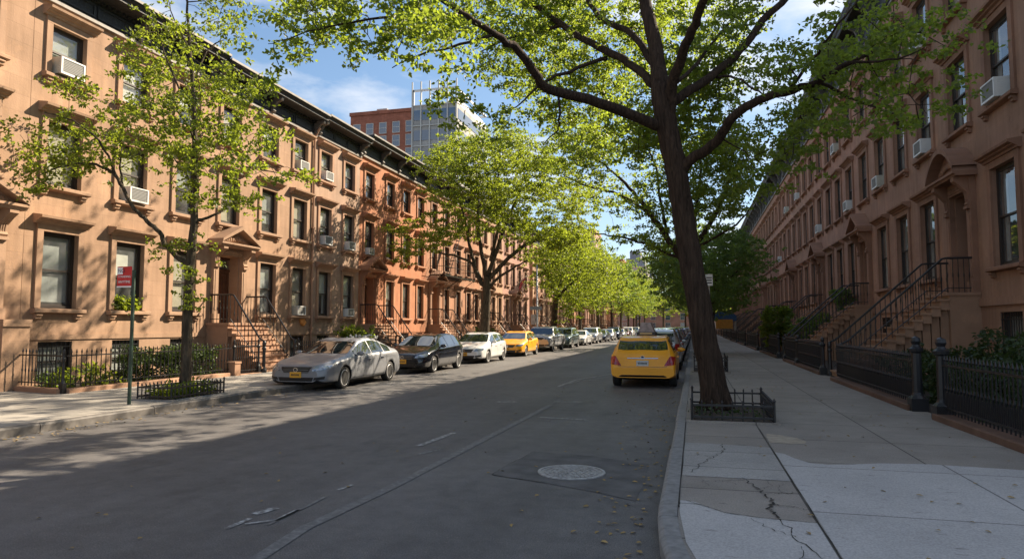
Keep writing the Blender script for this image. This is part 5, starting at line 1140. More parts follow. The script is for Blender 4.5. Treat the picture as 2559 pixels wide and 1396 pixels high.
shrub('tree_pit_plants', 'sparse dry leaves and ivy inside the pit of the large leaning maple', 'plant', (0.5,11.7,PZ), [(0,0,0.04,0.5,0.5,0.02,20)], 8, 0.07, 0.045, 'leaf_yard', 215, 1)

# ------------------------------------------------------------------ vehicles: one smooth shell lofted from real profiles, arches cut out, glass, lamps, seams and wheels laid on it
def smooth_interp(pts, xs, sig=0.05):
    px, pz = [p[0] for p in pts], [p[1] for p in pts]; off = np.linspace(-2.2*sig, 2.2*sig, 13); wt = np.exp(-(off/sig)**2/2); wt /= wt.sum()
    lo, hi = px[0], px[-1]
    return sum(w_*np.interp(np.clip(xs+o, lo, hi), px, pz) for o, w_ in zip(off, wt))
class CarShape:
    def __init__(s, top, belt, bot, wid, tum=0.40, sig=0.05):
        s.L = top[-1][0]; s.top, s.belt, s.bot, s.wid, s.tum, s.sig = top, belt, bot, wid, tum, sig
    def at(s, xs):
        xs = np.atleast_1d(np.asarray(xs, float))
        zt = smooth_interp(s.top, xs, s.sig); zl = np.minimum(smooth_interp(s.belt, xs, 0.08), zt-0.035); zb = smooth_interp(s.bot, xs, 0.03); w_ = smooth_interp(s.wid, xs, 0.025)
        return zt, zl, zb, w_
    def section(s, x):
        zt, zl, zb, w_ = [float(v[0]) for v in s.at(x)]; h = zt-zl
        wr = w_*0.95-0.035-s.tum*h - 0.10*max(0, 0.25-h); zr = zl+0.90*h
        return [(0,zb),(0.80*w_,zb),(0.955*w_,zb+0.06),(0.985*w_,zb+0.16*(zl-zb)+0.04),(w_,zb+0.5*(zl-zb)),(0.995*w_,zb+0.74*(zl-zb)),(0.985*w_,zl-0.06),(0.965*w_,zl-0.012),(0.95*w_,zl+0.006),(wr,zr),(wr-0.05,zr+0.055*h/0.5+0.006),(0.62*wr,zt-0.014),(0.3*wr,zt-0.003),(0,zt)]
    def side(s, x, t):
        """point between belt (t=0) and roof rail (t=1)"""
        q = s.section(x); a, b = q[8], q[9]; return (a[0]+(b[0]-a[0])*t, x, a[1]+(b[1]-a[1])*t)
    def roofpt(s, x, t):
        """point across the upper surface: t=-1 one roof rail .. 0 centre .. 1 other rail"""
        q = s.section(x); c = q[9:14][::-1]; u = abs(t)*q[9][0]; 
        for (y0,z0),(y1,z1) in zip(c, c[1:]):
            if u <= y1+1e-6: f = (u-y0)/max(1e-6,y1-y0); return (math.copysign(u,t) if t else 0.0, x, z0+(z1-z0)*f)
        return (math.copysign(c[-1][0],t), x, c[-1][1])
    def lower(s, x, z):
        q = s.section(x); 
        for (y0,z0),(y1,z1) in zip(q[1:9], q[2:9]):
            if z0-1e-6 <= z <= z1+1e-6: f = (z-z0)/max(1e-6,z1-z0); return (y0+(y1-y0)*f, x, z)
        return (q[8][0], x, z)
    def endpt(s, y, z, rear=False):
        """where a line along the car at height z, offset y, first meets the shell"""
        lo, hi = 0.0, 0.9
        for _ in range(22):
            m = (lo+hi)/2; x = s.L-m if rear else m; q = s.section(x); hw = -1
            for (y0,z0),(y1,z1) in zip(q, q[1:]):
                if min(z0,z1) <= z <= max(z0,z1) and abs(z1-z0) > 1e-9: hw = max(hw, y0+(y1-y0)*(z-z0)/(z1-z0))
            if hw >= abs(y): hi = m
            else: lo = m
        return (y, s.L-hi if rear else hi, z)
def patch(mb, grid, off, C):
    """a thin skin over the shell: grid[i][j] points pushed outwards by off, away from C"""
    g = [[Vector(p) for p in r] for r in grid]; n, m = len(g), len(g[0]); idx = []
    for i in range(n):
        row = []
        for j in range(m):
            du = g[min(i+1,n-1)][j]-g[max(i-1,0)][j]; dv = g[i][min(j+1,m-1)]-g[i][max(j-1,0)]; nn = du.cross(dv)
            if nn.length < 1e-9: nn = g[i][j]-C
            nn.normalize()
            if nn.dot(g[i][j]-C) < 0: nn = -nn
            row.append(mb.P(g[i][j]+nn*off))
        idx.append(row)
    for i in range(n-1):
        for j in range(m-1): mb.face([idx[i][j],idx[i][j+1],idx[i+1][j+1],idx[i+1][j]])
SHAPES = {}
SHAPES['sedan'] = dict(top=[(0,0.60),(0.05,0.68),(0.16,0.755),(0.5,0.85),(1.18,0.97),(1.30,1.00),(2.02,1.385),(2.4,1.46),(2.75,1.47),(3.05,1.42),(3.4,1.30),(3.92,1.115),(4.15,1.075),(4.48,1.05),(4.57,0.98),(4.60,0.80)], belt=[(0,0.5),(0.16,0.67),(0.5,0.79),(1.2,0.905),(2.5,0.95),(3.6,0.985),(4.2,1.0),(4.6,0.72)],
  bot=[(0,0.27),(0.08,0.20),(0.5,0.19),(4.1,0.20),(4.5,0.25),(4.6,0.34)], wid=[(0,0.58),(0.05,0.70),(0.16,0.79),(0.4,0.855),(0.9,0.88),(3.7,0.88),(4.2,0.85),(4.45,0.79),(4.55,0.74),(4.60,0.66)], xf=0.92, xr=3.62, R=0.325, glass=dict(ws=(1.30,2.03), rw=(3.16,3.92), sw=(1.52,3.66), pil=(2.48,3.24)))
SHAPES['hatch'] = dict(top=[(0,0.60),(0.05,0.70),(0.16,0.79),(0.5,0.89),(1.05,1.01),(1.16,1.04),(1.86,1.44),(2.2,1.52),(2.8,1.53),(3.4,1.47),(3.62,1.40),(4.02,1.06),(4.10,0.98),(4.16,0.80)], belt=[(0,0.5),(0.16,0.68),(0.5,0.82),(1.1,0.94),(2.4,0.99),(3.5,1.05),(3.9,1.03),(4.16,0.72)],
  bot=[(0,0.27),(0.08,0.21),(0.5,0.20),(3.7,0.21),(4.08,0.28),(4.16,0.36)], wid=[(0,0.57),(0.05,0.69),(0.16,0.78),(0.4,0.85),(0.9,0.875),(3.4,0.875),(3.85,0.83),(4.08,0.78),(4.16,0.70)], xf=0.84, xr=3.36, R=0.325, glass=dict(ws=(1.16,1.87), rw=(3.60,4.00), sw=(1.36,3.62), pil=(2.22,2.98)))
SHAPES['wagon'] = dict(top=[(0,0.62),(0.05,0.72),(0.16,0.80),(0.5,0.90),(0.98,1.02),(1.08,1.05),(1.80,1.45),(2.1,1.53),(2.8,1.555),(3.5,1.52),(3.72,1.47),(3.98,1.06),(4.04,0.98),(4.10,0.62),(4.12,0.5)], belt=[(0,0.5),(0.16,0.70),(0.5,0.84),(1.1,0.96),(2.4,0.99),(3.5,1.02),(3.9,1.0),(4.03,0.90),(4.12,0.42)],
  bot=[(0,0.27),(0.08,0.21),(0.5,0.20),(3.6,0.21),(3.9,0.27),(4.12,0.31)], wid=[(0,0.57),(0.05,0.69),(0.16,0.78),(0.4,0.84),(0.9,0.86),(3.4,0.86),(3.85,0.845),(4.02,0.83),(4.12,0.80)], xf=0.82, xr=3.33, R=0.315, tum=0.30, glass=dict(ws=(1.08,1.81), rw=(3.735,3.965), sw=(1.28,3.66), pil=(2.2,3.0)))
SHAPES['suv'] = dict(top=[(0,0.72),(0.05,0.88),(0.14,0.97),(0.5,1.03),(1.15,1.12),(1.26,1.15),(1.86,1.62),(2.15,1.73),(3.0,1.75),(4.0,1.70),(4.20,1.62),(4.48,1.12),(4.54,0.98),(4.60,0.70)], belt=[(0,0.62),(0.14,0.86),(0.5,0.96),(1.2,1.06),(2.5,1.10),(3.8,1.13),(4.4,1.08),(4.6,0.62)],
  bot=[(0,0.36),(0.08,0.28),(0.5,0.27),(4.1,0.28),(4.5,0.36),(4.6,0.42)], wid=[(0,0.66),(0.05,0.80),(0.14,0.86),(0.4,0.91),(0.9,0.93),(3.9,0.93),(4.35,0.90),(4.52,0.86),(4.6,0.78)], xf=0.90, xr=3.60, R=0.37, tum=0.28, glass=dict(ws=(1.26,1.87), rw=(4.21,4.46), sw=(1.44,4.12), pil=(2.30,3.20)))
SHAPES['pickup'] = dict(top=[(0,0.86),(0.04,1.02),(0.12,1.10),(0.5,1.15),(1.30,1.20),(1.40,1.23),(1.95,1.72),(2.2,1.82),(2.9,1.84),(3.4,1.80),(3.52,1.70),(3.62,1.28),(3.75,1.24),(5.1,1.24),(5.18,1.2),(5.22,0.9)], belt=[(0,0.7),(0.12,1.0),(0.5,1.07),(1.4,1.14),(2.5,1.16),(3.6,1.17),(5.0,1.16),(5.22,0.78)],
  bot=[(0,0.42),(0.08,0.34),(0.5,0.34),(4.9,0.36),(5.22,0.48)], wid=[(0,0.80),(0.04,0.90),(0.12,0.94),(0.4,0.97),(4.9,0.97),(5.15,0.95),(5.22,0.90)], xf=0.98, xr=4.15, R=0.40, tum=0.24, glass=dict(ws=(1.40,1.96), rw=(3.53,3.61), sw=(1.56,3.46), pil=(2.36,2.95)))
PAINT = {}
def paint(name, rgb, metal=0.0, rough=0.28, flake=0.0):
    if name not in PAINT:
        m = plain(name, rgb, rough, metal, 0.5, 1.0, var=0.06, vscale=1.5); PAINT[name] = m
        t = m.node_tree; b = t.nodes['Principled BSDF']; b.inputs['Coat Roughness'].default_value = 0.05
        tc = t.nodes.new('ShaderNodeTexCoord'); n = t.nodes.new('ShaderNodeTexNoise'); n.inputs['Scale'].default_value = 7; n.inputs['Detail'].default_value = 5
        mr = t.nodes.new('ShaderNodeMapRange'); mr.inputs['To Min'].default_value = rough*0.7; mr.inputs['To Max'].default_value = rough*1.6
        lk(t, tc.outputs['Object'], n.inputs['Vector']); lk(t, n.outputs['Fac'], mr.inputs['Value']); lk(t, mr.outputs['Result'], b.inputs['Roughness'])
    return PAINT[name]
def mk_tyre(R, w_, sd):
    mb = MB(); mb.cs = True; ri = R*0.73
    prof = [(ri, -w_*0.46),(R*0.86,-w_*0.52),(R*0.96,-w_*0.46),(R,-w_*0.34),(R,w_*0.34),(R*0.96,w_*0.46),(R*0.86,w_*0.52),(ri,w_*0.46)]
    mb.lathe([(r, h*1.0) for r, h in prof], n=28, axis='x'); return mb
def mk_rim(R, w_, sd, spokes):
    mb = MB(); ri = R*0.735; o = sd*w_*0.46
    mb.cs = True; mb.lathe([(ri, o*0.2),(ri, o),(ri*0.93, o+sd*0.006),(ri*0.90, o*0.55)], n=28, axis='x'); mb.cs = False
    for k in range(spokes):
        a = 2*math.pi*k/spokes; c, s_ = math.cos(a), math.sin(a)
        def pt(r, u, x): return (x, r*c-u*s_, r*s_+u*c)
        w0, w1 = ri*0.19, ri*0.30
        for u0, u1 in (((-w0,w0),) if spokes > 7 else ((-w0*1.3,-w0*0.25),(w0*0.25,w0*1.3))):
            i = [mb.P(p) for p in (pt(ri*0.12,u0,o*0.78),pt(ri*0.12,u1,o*0.78),pt(ri*0.93,u1*w1/w0,o*0.88),pt(ri*0.93,u0*w1/w0,o*0.88),pt(ri*0.12,u0,o*0.45),pt(ri*0.12,u1,o*0.45),pt(ri*0.93,u1*w1/w0,o*0.5),pt(ri*0.93,u0*w1/w0,o*0.5))]
            for q in ((0,1,2,3),(0,4,5,1),(1,5,6,2),(2,6,7,3),(3,7,4,0)): mb.face([i[j] for j in q])
    mb.lathe([(0.001,o*0.86),(ri*0.15,o*0.84),(ri*0.20,o*0.72),(ri*0.20,o*0.3)], n=14, axis='x'); return mb
CARS = {}
ZS = 0.87                                   # these cars sit low
def car(kind, paint_m, label, cat, loc, flip=False, rim='alloy', spokes=5, plate='plate_o', name='parked_car', front='bar', sign=None, group='cars parked along the kerbs', rear_chrome=False, trim=None):
    S = SHAPES[kind]; cs = CarShape(S['top'], S['belt'], S['bot'], S['wid'], S.get('tum',0.40)); L = cs.L; G = S['glass']; xf, xr, R = S['xf'], S['xr'], S['R']
    t = thing(name, label, cat, loc, group); t.scale = (1, 1, ZS)
    Y = lambda p: (p[0], p[1]-L/2, p[2])
    C = Vector((0, L/2, 0.75))
    wmax = max(p[1] for p in S['wid'])
    if (kind,'body') not in CARS:
        xs = np.unique(np.concatenate([np.linspace(0,0.3,13), np.linspace(0.3,L-0.3,64), np.linspace(L-0.3,L,13)]))
        mb = MB(); mb.cs = True; rings = []
        for x in xs:
            q = cs.section(float(x)); full = [(y,z) for y,z in q] + [(-y,z) for y,z in q[-2:0:-1]]
            rings.append([mb.P((y, x-L/2, z)) for y, z in full])
        n = len(rings[0])
        for a, b_ in zip(rings, rings[1:]):
            for j in range(n): mb.face([a[j], a[(j+1)%n], b_[(j+1)%n], b_[j]])
        mb.cs = False; mb.face(rings[0]); mb.face(rings[-1][::-1])
        tmp = mb.build('tmp_body', [PAINT['cab_yellow'] if 'cab_yellow' in PAINT else paint_m, M['black_plastic']])
        cut = MB()
        for xw in (xf, xr):
            for sd in (-1, 1): 
                a, b2 = sorted((sd*(wmax-0.30), sd*(wmax+0.25))); cut.lathe([(R+0.055,a),(R+0.055,b2)], c=(0,xw-L/2,R), n=36, axis='x')
        cut.v = [(x, (y-min((xf,xr), key=lambda q: abs(q-L/2-y))+L/2)*ZS+min((xf,xr), key=lambda q: abs(q-L/2-y))-L/2, z) for x, y, z in cut.v]
        co = cut.build('tmp_cut', [M['black_plastic']])
        md = tmp.modifiers.new('b','BOOLEAN'); md.operation = 'DIFFERENCE'; md.object = co; md.solver = 'EXACT'
        dg = bpy.context.evaluated_depsgraph_get(); me = bpy.data.meshes.new_from_object(tmp.evaluated_get(dg)); me.name = 'body'
        bpy.data.objects.remove(tmp); bpy.data.objects.remove(co)
        me.materials.clear(); me.materials.append(paint_m); me.materials.append(M['black_plastic'])
        for p in me.polygons:
            c = p.center; well = any(abs(math.hypot((c.y-(xw-L/2))/ZS, c.z-R)-(R+0.055)) < 0.03 and abs(p.normal.x) < 0.3 or (math.hypot((c.y-(xw-L/2))/ZS, c.z-R) < R+0.03 and abs(c.x) < wmax-0.2) for xw in (xf,xr))
            p.material_index = 1 if well or (c.z < 0.30 and p.normal.z < -0.5) else 0
        CARS[(kind,'body')] = me
    me = CARS[(kind,'body')]; bo = link('body', me, t); bo.material_slots[0].link = 'OBJECT'; bo.material_slots[0].material = paint_m
    def once(key, nm, f, mat, parent=t, loc=(0,0,0)):
        k = (kind,key)
        if k not in CARS:
            mb = f(); m2 = mb.mesh(nm, mat); CARS[k] = m2
        o = link(nm, CARS[k], parent, loc)
        if o.material_slots[0].material != mat: o.material_slots[0].link = 'OBJECT'; o.material_slots[0].material = mat
        return o
    lin = lambda a, b_, n: [a+(b_-a)*k/n for k in range(n+1)]
    def f_ws(rng_, inset=0.93):
        def f():
            mb = MB(); mb.cs = True; patch(mb, [[Y(cs.roofpt(x, tt)) for tt in lin(-inset,inset,14)] for x in lin(rng_[0]+0.03,rng_[1]-0.03,10)], 0.006, Vector((0,0,0.6))); return mb
        return f
    once('ws','windscreen', f_ws(G['ws']), M['car_glass']); once('rw','rear_window', f_ws(G['rw'], 0.92), M['car_glass'])
    segs = [(G['sw'][0], G['pil'][0]-0.03), (G['pil'][0]+0.03, G['pil'][1]-0.03), (G['pil'][1]+0.03, G['sw'][1])]
    for sd in (-1, 1):
        for k, (a, b_) in enumerate(segs):
            if b_-a < 0.15: continue
            def f(a=a, b_=b_, sd=sd):
                mb = MB(); mb.cs = True
                gr = []
                for x in lin(a, b_, 10):
                    gr.append([Y((lambda p: (sd*p[0], p[1], p[2]))(cs.side(x, tt))) for tt in lin(0.07, 0.92, 6)])
                patch(mb, gr, 0.006, Vector((0,(a+b_)/2-L/2,1.0))); return mb
            once(('sw',sd,k), 'side_window', f, M['car_glass'])
    # seams of doors and bonnet, sill strip
    def f_seam():
        mb = MB()
        def line(pts, wv):
            for p, q in zip(pts, pts[1:]):
                mb.quad(*[Y(v) for v in ((p[0],p[1]-wv,p[2]),(p[0],p[1]+wv,p[2]),(q[0],q[1]+wv,q[2]),(q[0],q[1]-wv,q[2]))])
        for sd in (-1, 1):
            for x in (G['sw'][0]-0.12, G['pil'][0], G['pil'][1]+0.10):
                zl = float(cs.at(x)[1][0]); line([(lambda p: (sd*(p[0]+0.0025), p[1], p[2]))(cs.lower(x+(0.03 if z < 0.6 else 0), z)) for z in lin(0.30, zl-0.01, 8)], 0.005)
            pts = [(lambda p: (sd*(p[0]+0.003), p[1], p[2]))(cs.lower(x, 0.30)) for x in lin(xf+R+0.1, xr-R-0.1, 10)]
            for p, q in zip(pts, pts[1:]): mb.quad(*[Y(v) for v in ((p[0],p[1],p[2]-0.006),(p[0],p[1],p[2]+0.006),(q[0],q[1],q[2]+0.006),(q[0],q[1],q[2]-0.006))])
        return mb
    once('seam','door_seams', f_seam, M['black_plastic'])
    for sd in (-1, 1):
        for k, x in enumerate((G['pil'][0]-0.22, G['pil'][1]-0.16)):
            def f(x=x, sd=sd):
                mb = MB(); z = float(cs.at(x)[1][0])-0.13; p = cs.lower(x, z); y = p[0]
                a, b_ = sorted((sd*(y-0.01), sd*(y+0.035))); mb.prism([(a,z-0.012),(b_,z-0.008),(b_,z+0.012),(a,z+0.016)], x-0.09-L/2, x+0.09-L/2, ax='y'); return mb
            once(('hd',sd,k),'door_handle', f, paint_m)
        def f(sd=sd):
            mb = MB(); mb.cs = True; x = G['sw'][0]+0.10; z = float(cs.at(x)[1][0])+0.07; y = cs.side(x,0.1)[0]
            mb.blob((sd*(y+0.12), x-L/2, z+0.02), (0.11,0.06,0.075), 1, 10, 7); mb.cs = False; mb.box(min(sd*y,sd*(y+0.06))-0.005, max(sd*y,sd*(y+0.06)), x-0.03-L/2, x+0.03-L/2, z-0.05, z-0.01); return mb
        once(('mr',sd),'door_mirror', f, paint_m)
    # ends: lamps, grille, intake, plates
    zt0 = S['top'][2][1]
    def bil(c4, n, m, rear=False, off=0.007, ctr=None):
        def f():
            mb = MB(); mb.cs = True; gr = []
            for i in range(n+1):
                u = i/n; row = []
                for j in range(m+1):
                    v = j/m; y = (c4[0][0]*(1-u)+c4[1][0]*u)*(1-v)+(c4[3][0]*(1-u)+c4[2][0]*u)*v; z = (c4[0][1]*(1-u)+c4[1][1]*u)*(1-v)+(c4[3][1]*(1-u)+c4[2][1]*u)*v
                    row.append(Y(cs.endpt(y, z, rear)))
                gr.append(row)
            patch(mb, gr, off, Vector((0, 0, 0.5))); return mb
        return f
    wn = S['wid'][2][1]; zb0 = S['bot'][1][1]
    lo, hi = zt0-0.19, zt0-0.045
    for sd in (-1, 1):
        once(('hl',sd),'headlamp', bil([(sd*wn*0.56,lo),(sd*(wn*1.02),lo+0.05),(sd*(wn*1.035),hi+0.015),(sd*wn*0.66,hi-0.01)] if kind not in ('pickup',) else [(sd*wn*0.62,lo-0.03),(sd*wn*0.97,lo-0.03),(sd*wn*0.97,hi-0.02),(sd*wn*0.62,hi-0.02)], 8, 5), M['lamp_clear'])
        once(('fg',sd),'fog_lamp', bil([(sd*wn*0.62,zb0+0.11),(sd*wn*0.93,zb0+0.14),(sd*wn*0.95,zb0+0.22),(sd*wn*0.66,zb0+0.19)],5,3), M['black_plastic'])
    gz0, gz1 = (lo-0.05, hi-0.03); gw = wn*0.50
    once('gr','grille', bil([(-gw*0.86,gz0),(gw*0.86,gz0),(gw*1.1,gz1),(-gw*1.1,gz1)],10,4), M['black_plastic'])
    def f_em():
        mb = MB(); p = Y(cs.endpt(0,(gz0+gz1)/2)); mb.lathe([(0.062,0.0),(0.062,-0.018),(0.044,-0.018),(0.044,0.0)], c=(0,p[1]-0.004,p[2]), n=20, axis='y'); return mb
    once('em','badge', f_em, M['chrome'])
    def f_gb():
        mb = MB()
        for zz in lin(gz0+0.03, gz1-0.02, 2):
            p = [Y(cs.endpt(y,zz)) for y in lin(-gw*0.9,gw*0.9,8)]
            for a, b_ in zip(p, p[1:]): mb.quad((a[0],a[1]-0.012,a[2]-0.006),(b_[0],b_[1]-0.012,b_[2]-0.006),(b_[0],b_[1]-0.012,b_[2]+0.006),(a[0],a[1]-0.012,a[2]+0.006))
        return mb
    once('gb','grille_bars', f_gb, M['grille'])
    once('in','intake', bil([(-wn*0.56,zb0+0.05),(wn*0.56,zb0+0.05),(wn*0.62,zb0+0.19),(-wn*0.62,zb0+0.19)],10,3), M['black_plastic'])
    if trim: once('tr','bumper_trim', bil([(-wn*0.9,zb0+0.02),(wn*0.9,zb0+0.02),(wn*0.98,zb0+0.26),(-wn*0.98,zb0+0.26)],12,4,off=0.004), M['black_plastic'])
    def f_pl(rear):
        def f():
            z = (0.74 if kind in ('wagon','hatch') else 0.80) if rear else zb0+0.26
            if kind in ('suv','pickup') and rear: z = 0.9
            p0 = Y(cs.endpt(0,z,rear)); sgn = 1 if rear else -1; mb = MB(); mb.box(-0.155,0.155,min(p0[1],p0[1]+sgn*0.028),max(p0[1],p0[1]+sgn*0.028),z-0.08,z+0.08); return mb
        return f
    pz = once('pf','front_plate', f_pl(False), M[plate]); pr_ = once('pr','rear_plate', f_pl(True), M['plate_w'] if rear_chrome else M[plate])
    def f_num(rear):
        def f():
            z = (0.74 if kind in ('wagon','hatch') else 0.80) if rear else zb0+0.26
            if kind in ('suv','pickup') and rear: z = 0.9
            p0 = Y(cs.endpt(0,z,rear)); sgn = 1 if rear else -1; mb = MB(); r = random.Random(4); yy = p0[1]+sgn*0.0295
            for k in range(7):
                x = -0.115+k*0.034; mb.box(x,x+0.022,min(yy,yy-sgn*0.003),max(yy,yy-sgn*0.003),z-0.03,z+0.026)
            return mb
        return f
    once('nr','plate_marks', f_num(True), M['ink'], pr_); once('nf','plate_marks', f_num(False), M['ink'], pz)
    zr = S['belt'][-2][1] if kind != 'pickup' else 1.1; wr_ = S['wid'][-2][1]
    tl = {'sedan':((0.46,0.80),(1.03,0.84),(1.05,0.96),(0.52,0.94)),'hatch':((0.70,0.80),(1.03,0.82),(1.03,1.02),(0.78,1.0)),'wagon':((0.66,0.66),(1.0,0.70),(1.0,0.93),(0.84,0.95)),'suv':((0.74,0.84),(1.0,0.84),(1.0,1.12),(0.84,1.12)),'pickup':((0.86,0.84),(1.0,0.84),(1.0,1.12),(0.86,1.12))}[kind]
    for sd in (-1, 1): once(('tl',sd),'tail_lamp', bil([(sd*wr_*y,z) for y,z in tl],6,6,True,0.010), M['lamp_red'])
    if rear_chrome:
        once('rc','chrome_strip', bil([(-0.40,0.872),(0.40,0.872),(0.40,0.895),(-0.40,0.895)],8,1,True,0.012), M['chrome'])
        def f_rb():
            mb = MB(); p = Y(cs.endpt(0,0.905,True)); mb.lathe([(0.055,0.0),(0.055,0.02),(0.04,0.02),(0.04,0.0)], c=(0,p[1]+0.006,p[2]), n=18, axis='y'); return mb
        once('rb','badge', f_rb, M['chrome'])
        once('hs','hatch_seam', bil([(-0.60,0.628),(0.60,0.628),(0.60,0.636),(-0.60,0.636)],10,1,True,0.006), M['black_plastic'])
        for sd in (-1,1): once(('hs',sd),'hatch_seam', bil([(sd*0.60,0.63),(sd*0.607,0.63),(sd*0.70,0.78),(sd*0.693,0.78)],2,6,True,0.007), M['black_plastic'])
        once('bl2','bumper_shadow_gap', bil([(-0.62,0.335),(0.62,0.335),(0.58,0.375),(-0.58,0.375)],10,1,True,0.006), M['black_plastic'])
    once('rr','lower_bumper', bil([(-wr_*0.7,S['bot'][-1][1]+0.02),(wr_*0.7,S['bot'][-1][1]+0.02),(wr_*0.66,S['bot'][-1][1]+0.08),(-wr_*0.66,S['bot'][-1][1]+0.08)],8,2,True,0.006), M['black_plastic'])
    ww = 0.205
    for xw in (xf, xr):
        for sd in (-1, 1):
            k = (kind,'hub',sd)
            if k not in CARS: mb = MB(); a, b_ = sorted((sd*0.0, sd*0.05)); mb.lathe([(0.001,a),(R*0.62,a),(R*0.62,b_),(0.001,b_)], n=20, axis='x'); CARS[k] = mb.mesh('wheel', M['hub'])
            wh = link('wheel', CARS[k], t, (sd*(wmax-0.125), xw-L/2, R)); wh.scale = (1, ZS, 1)
            k2 = (kind,'ty')
            if k2 not in CARS: CARS[k2] = mk_tyre(R, ww, 1).mesh('tyre', M['tyre'])
            link('tyre', CARS[k2], wh)
            k3 = (kind,'rim',sd,spokes,rim)
            if k3 not in CARS: CARS[k3] = mk_rim(R, ww, sd, spokes).mesh('rim', M[rim])
            link('rim', CARS[k3], wh)
    if sign:
        zc = max(p[1] for p in S['top'])
        if sign == 'tall':
            mb = MB(); i0 = [(-0.23,-0.42),(0.23,-0.42),(0.23,0.42),(-0.23,0.42)]; i1 = [(-0.12,-0.40),(0.12,-0.40),(0.12,0.40),(-0.12,0.40)]
            a = [mb.P((x,y,zc+0.10)) for x,y in i0]; b_ = [mb.P((x,y,zc+0.41)) for x,y in i1]
            for k in range(4): mb.face([a[k],a[(k+1)%4],b_[(k+1)%4],b_[k]])
            mb.face(b_); mb.face(a[::-1])
            rs = mb.build('roof_sign', plain('brown_grey_panel',(0.30,0.24,0.225),0.5,var=0.3,vscale=9), t, (0,0.1,0))
            mb = MB(); mb.box(-0.26,0.26,-0.46,0.46,zc-0.03,zc+0.098); mb.build('sign_base', M['black_plastic'], rs)
            mb = MB(); mb.box(-0.17,0.17,0.46,0.475,zc+0.03,zc+0.085); mb.build('sign_lamp', plain('amber_lens',(0.45,0.32,0.14),0.3), rs)
        else:
            mb = MB(); mb.prism([(-0.28,zc-0.02),(0.28,zc-0.02),(0.24,zc+0.13),(-0.24,zc+0.13)], -0.07, 0.07, ax='y'); mb.build('roof_sign', M['plate_w'], t, (0,-0.1,0))
    if flip: t.rotation_euler = (0,0,math.pi)
    return t
paint('cab_yellow', (0.86, 0.36, 0.004), 0.0, 0.34); PAINT['cab_yellow'].node_tree.nodes['Principled BSDF'].inputs['Coat Weight'].default_value = 0.45; paint('silver', (0.23,0.24,0.26), 0.3, 0.36); PAINT['silver'].node_tree.nodes['Principled BSDF'].inputs['Coat Weight'].default_value = 0.3; paint('black', (0.008,0.010,0.016), 0.2, 0.2); paint('white', (0.70,0.71,0.70), 0.0, 0.3)
paint('pewter', (0.34,0.35,0.36), 0.4, 0.32); paint('green_grey', (0.14,0.19,0.18), 0.6, 0.3); paint('slate', (0.07,0.09,0.12), 0.5, 0.28); paint('pale_silver', (0.5,0.52,0.54), 0.6, 0.3); paint('maroon', (0.12,0.015,0.02), 0.3, 0.25); paint('navy', (0.015,0.03,0.08), 0.4, 0.25)
XC = -8.78-0.86
def left_car(kind, p, yf, label, cat='car', **k):
    S = SHAPES[kind]; wm = max(q[1] for q in S['wid']); L = S['top'][-1][0]
    return car(kind, PAINT[p], label, cat, (-8.72-wm, yf-S['xf']+L/2, 0.0), **k)
left_car('sedan','silver',16.0,'silver sedan with an orange front plate, parked nearest on the sunny side', spokes=5, trim=False)
left_car('hatch','black',22.3,'shiny black hatchback parked behind the silver sedan', spokes=5)
left_car('hatch','white',28.7,'white hatchback parked between the black hatchback and the yellow cab', spokes=10)
left_car('hatch','cab_yellow',35.7,'yellow cab parked on the sunny side between the white hatchback and the silver pickup', 'taxi', name='taxi', spokes=10, group=None)
left_car('pickup','pewter',43.0,'tall silver-grey pickup parked behind the yellow cab across the street', 'pickup', name='pickup_truck')
left_car('suv','green_grey',50.0,'greenish grey utility car parked behind the silver pickup')
left_car('sedan','white',57.0,'white sedan parked beyond the greenish utility car')
left_car('suv','pale_silver',64.0,'pale silver utility car parked beyond the white sedan on the sunny side')
seq = [('sedan','slate'),('hatch','pale_silver'),('suv','navy'),('sedan','silver'),('hatch','maroon'),('suv','white'),('sedan','black'),('suv','pewter'),('hatch','white'),('sedan','pale_silver'),('suv','slate'),('sedan','navy')]
cn = {'slate':'slate grey','pale_silver':'pale silver','navy':'navy blue','silver':'silver','maroon':'maroon','white':'white','black':'black','pewter':'pewter grey','green_grey':'greenish grey'}
kn = {'sedan':'sedan','hatch':'hatchback','suv':'utility car'}
wo = ['first','second','third','fourth','fifth','sixth','seventh','eighth','ninth','tenth','eleventh','twelfth']
for k, (kd, p) in enumerate(seq): left_car(kd, p, 70.5+k*6.3, 'distant %s %s, %s in the far line of cars on the sunny side' % (cn[p], kn[kd], wo[k]))
def right_car(kind, p, yr, label, cat='car', **k):
    S = SHAPES[kind]; wm = max(q[1] for q in S['wid']); L = S['top'][-1][0]
    return car(kind, PAINT[p], label, cat, (-0.46-wm, yr+S['xr']-L/2, 0.0), flip=True, **k)
right_car('wagon','cab_yellow',18.85,'yellow cab seen from behind at the shaded kerb, tall advertising sign on its roof', 'taxi', name='taxi', sign='tall', rear_chrome=True, rim='galv', spokes=10, group=None)
right_car('suv','pale_silver',26.0,'pale grey utility car parked in front of the nearer yellow cab on the shaded side')
right_car('suv','slate',32.5,'dark slate utility car parked two cars ahead of the nearer yellow cab')
right_car('suv','pewter',39.2,'pewter utility car parked third ahead of the nearer yellow cab')
for k, (kd, p) in enumerate([('suv','navy'),('sedan','silver'),('suv','pale_silver'),('hatch','maroon'),('suv','slate'),('sedan','white'),('suv','pewter'),('sedan','navy'),('suv','white'),('sedan','pale_silver')]):
    right_car(kd, p, 46.0+k*6.5, '%s %s, %s in the distant line of cars along the shaded kerb' % (cn[p], kn[kd], wo[k]))

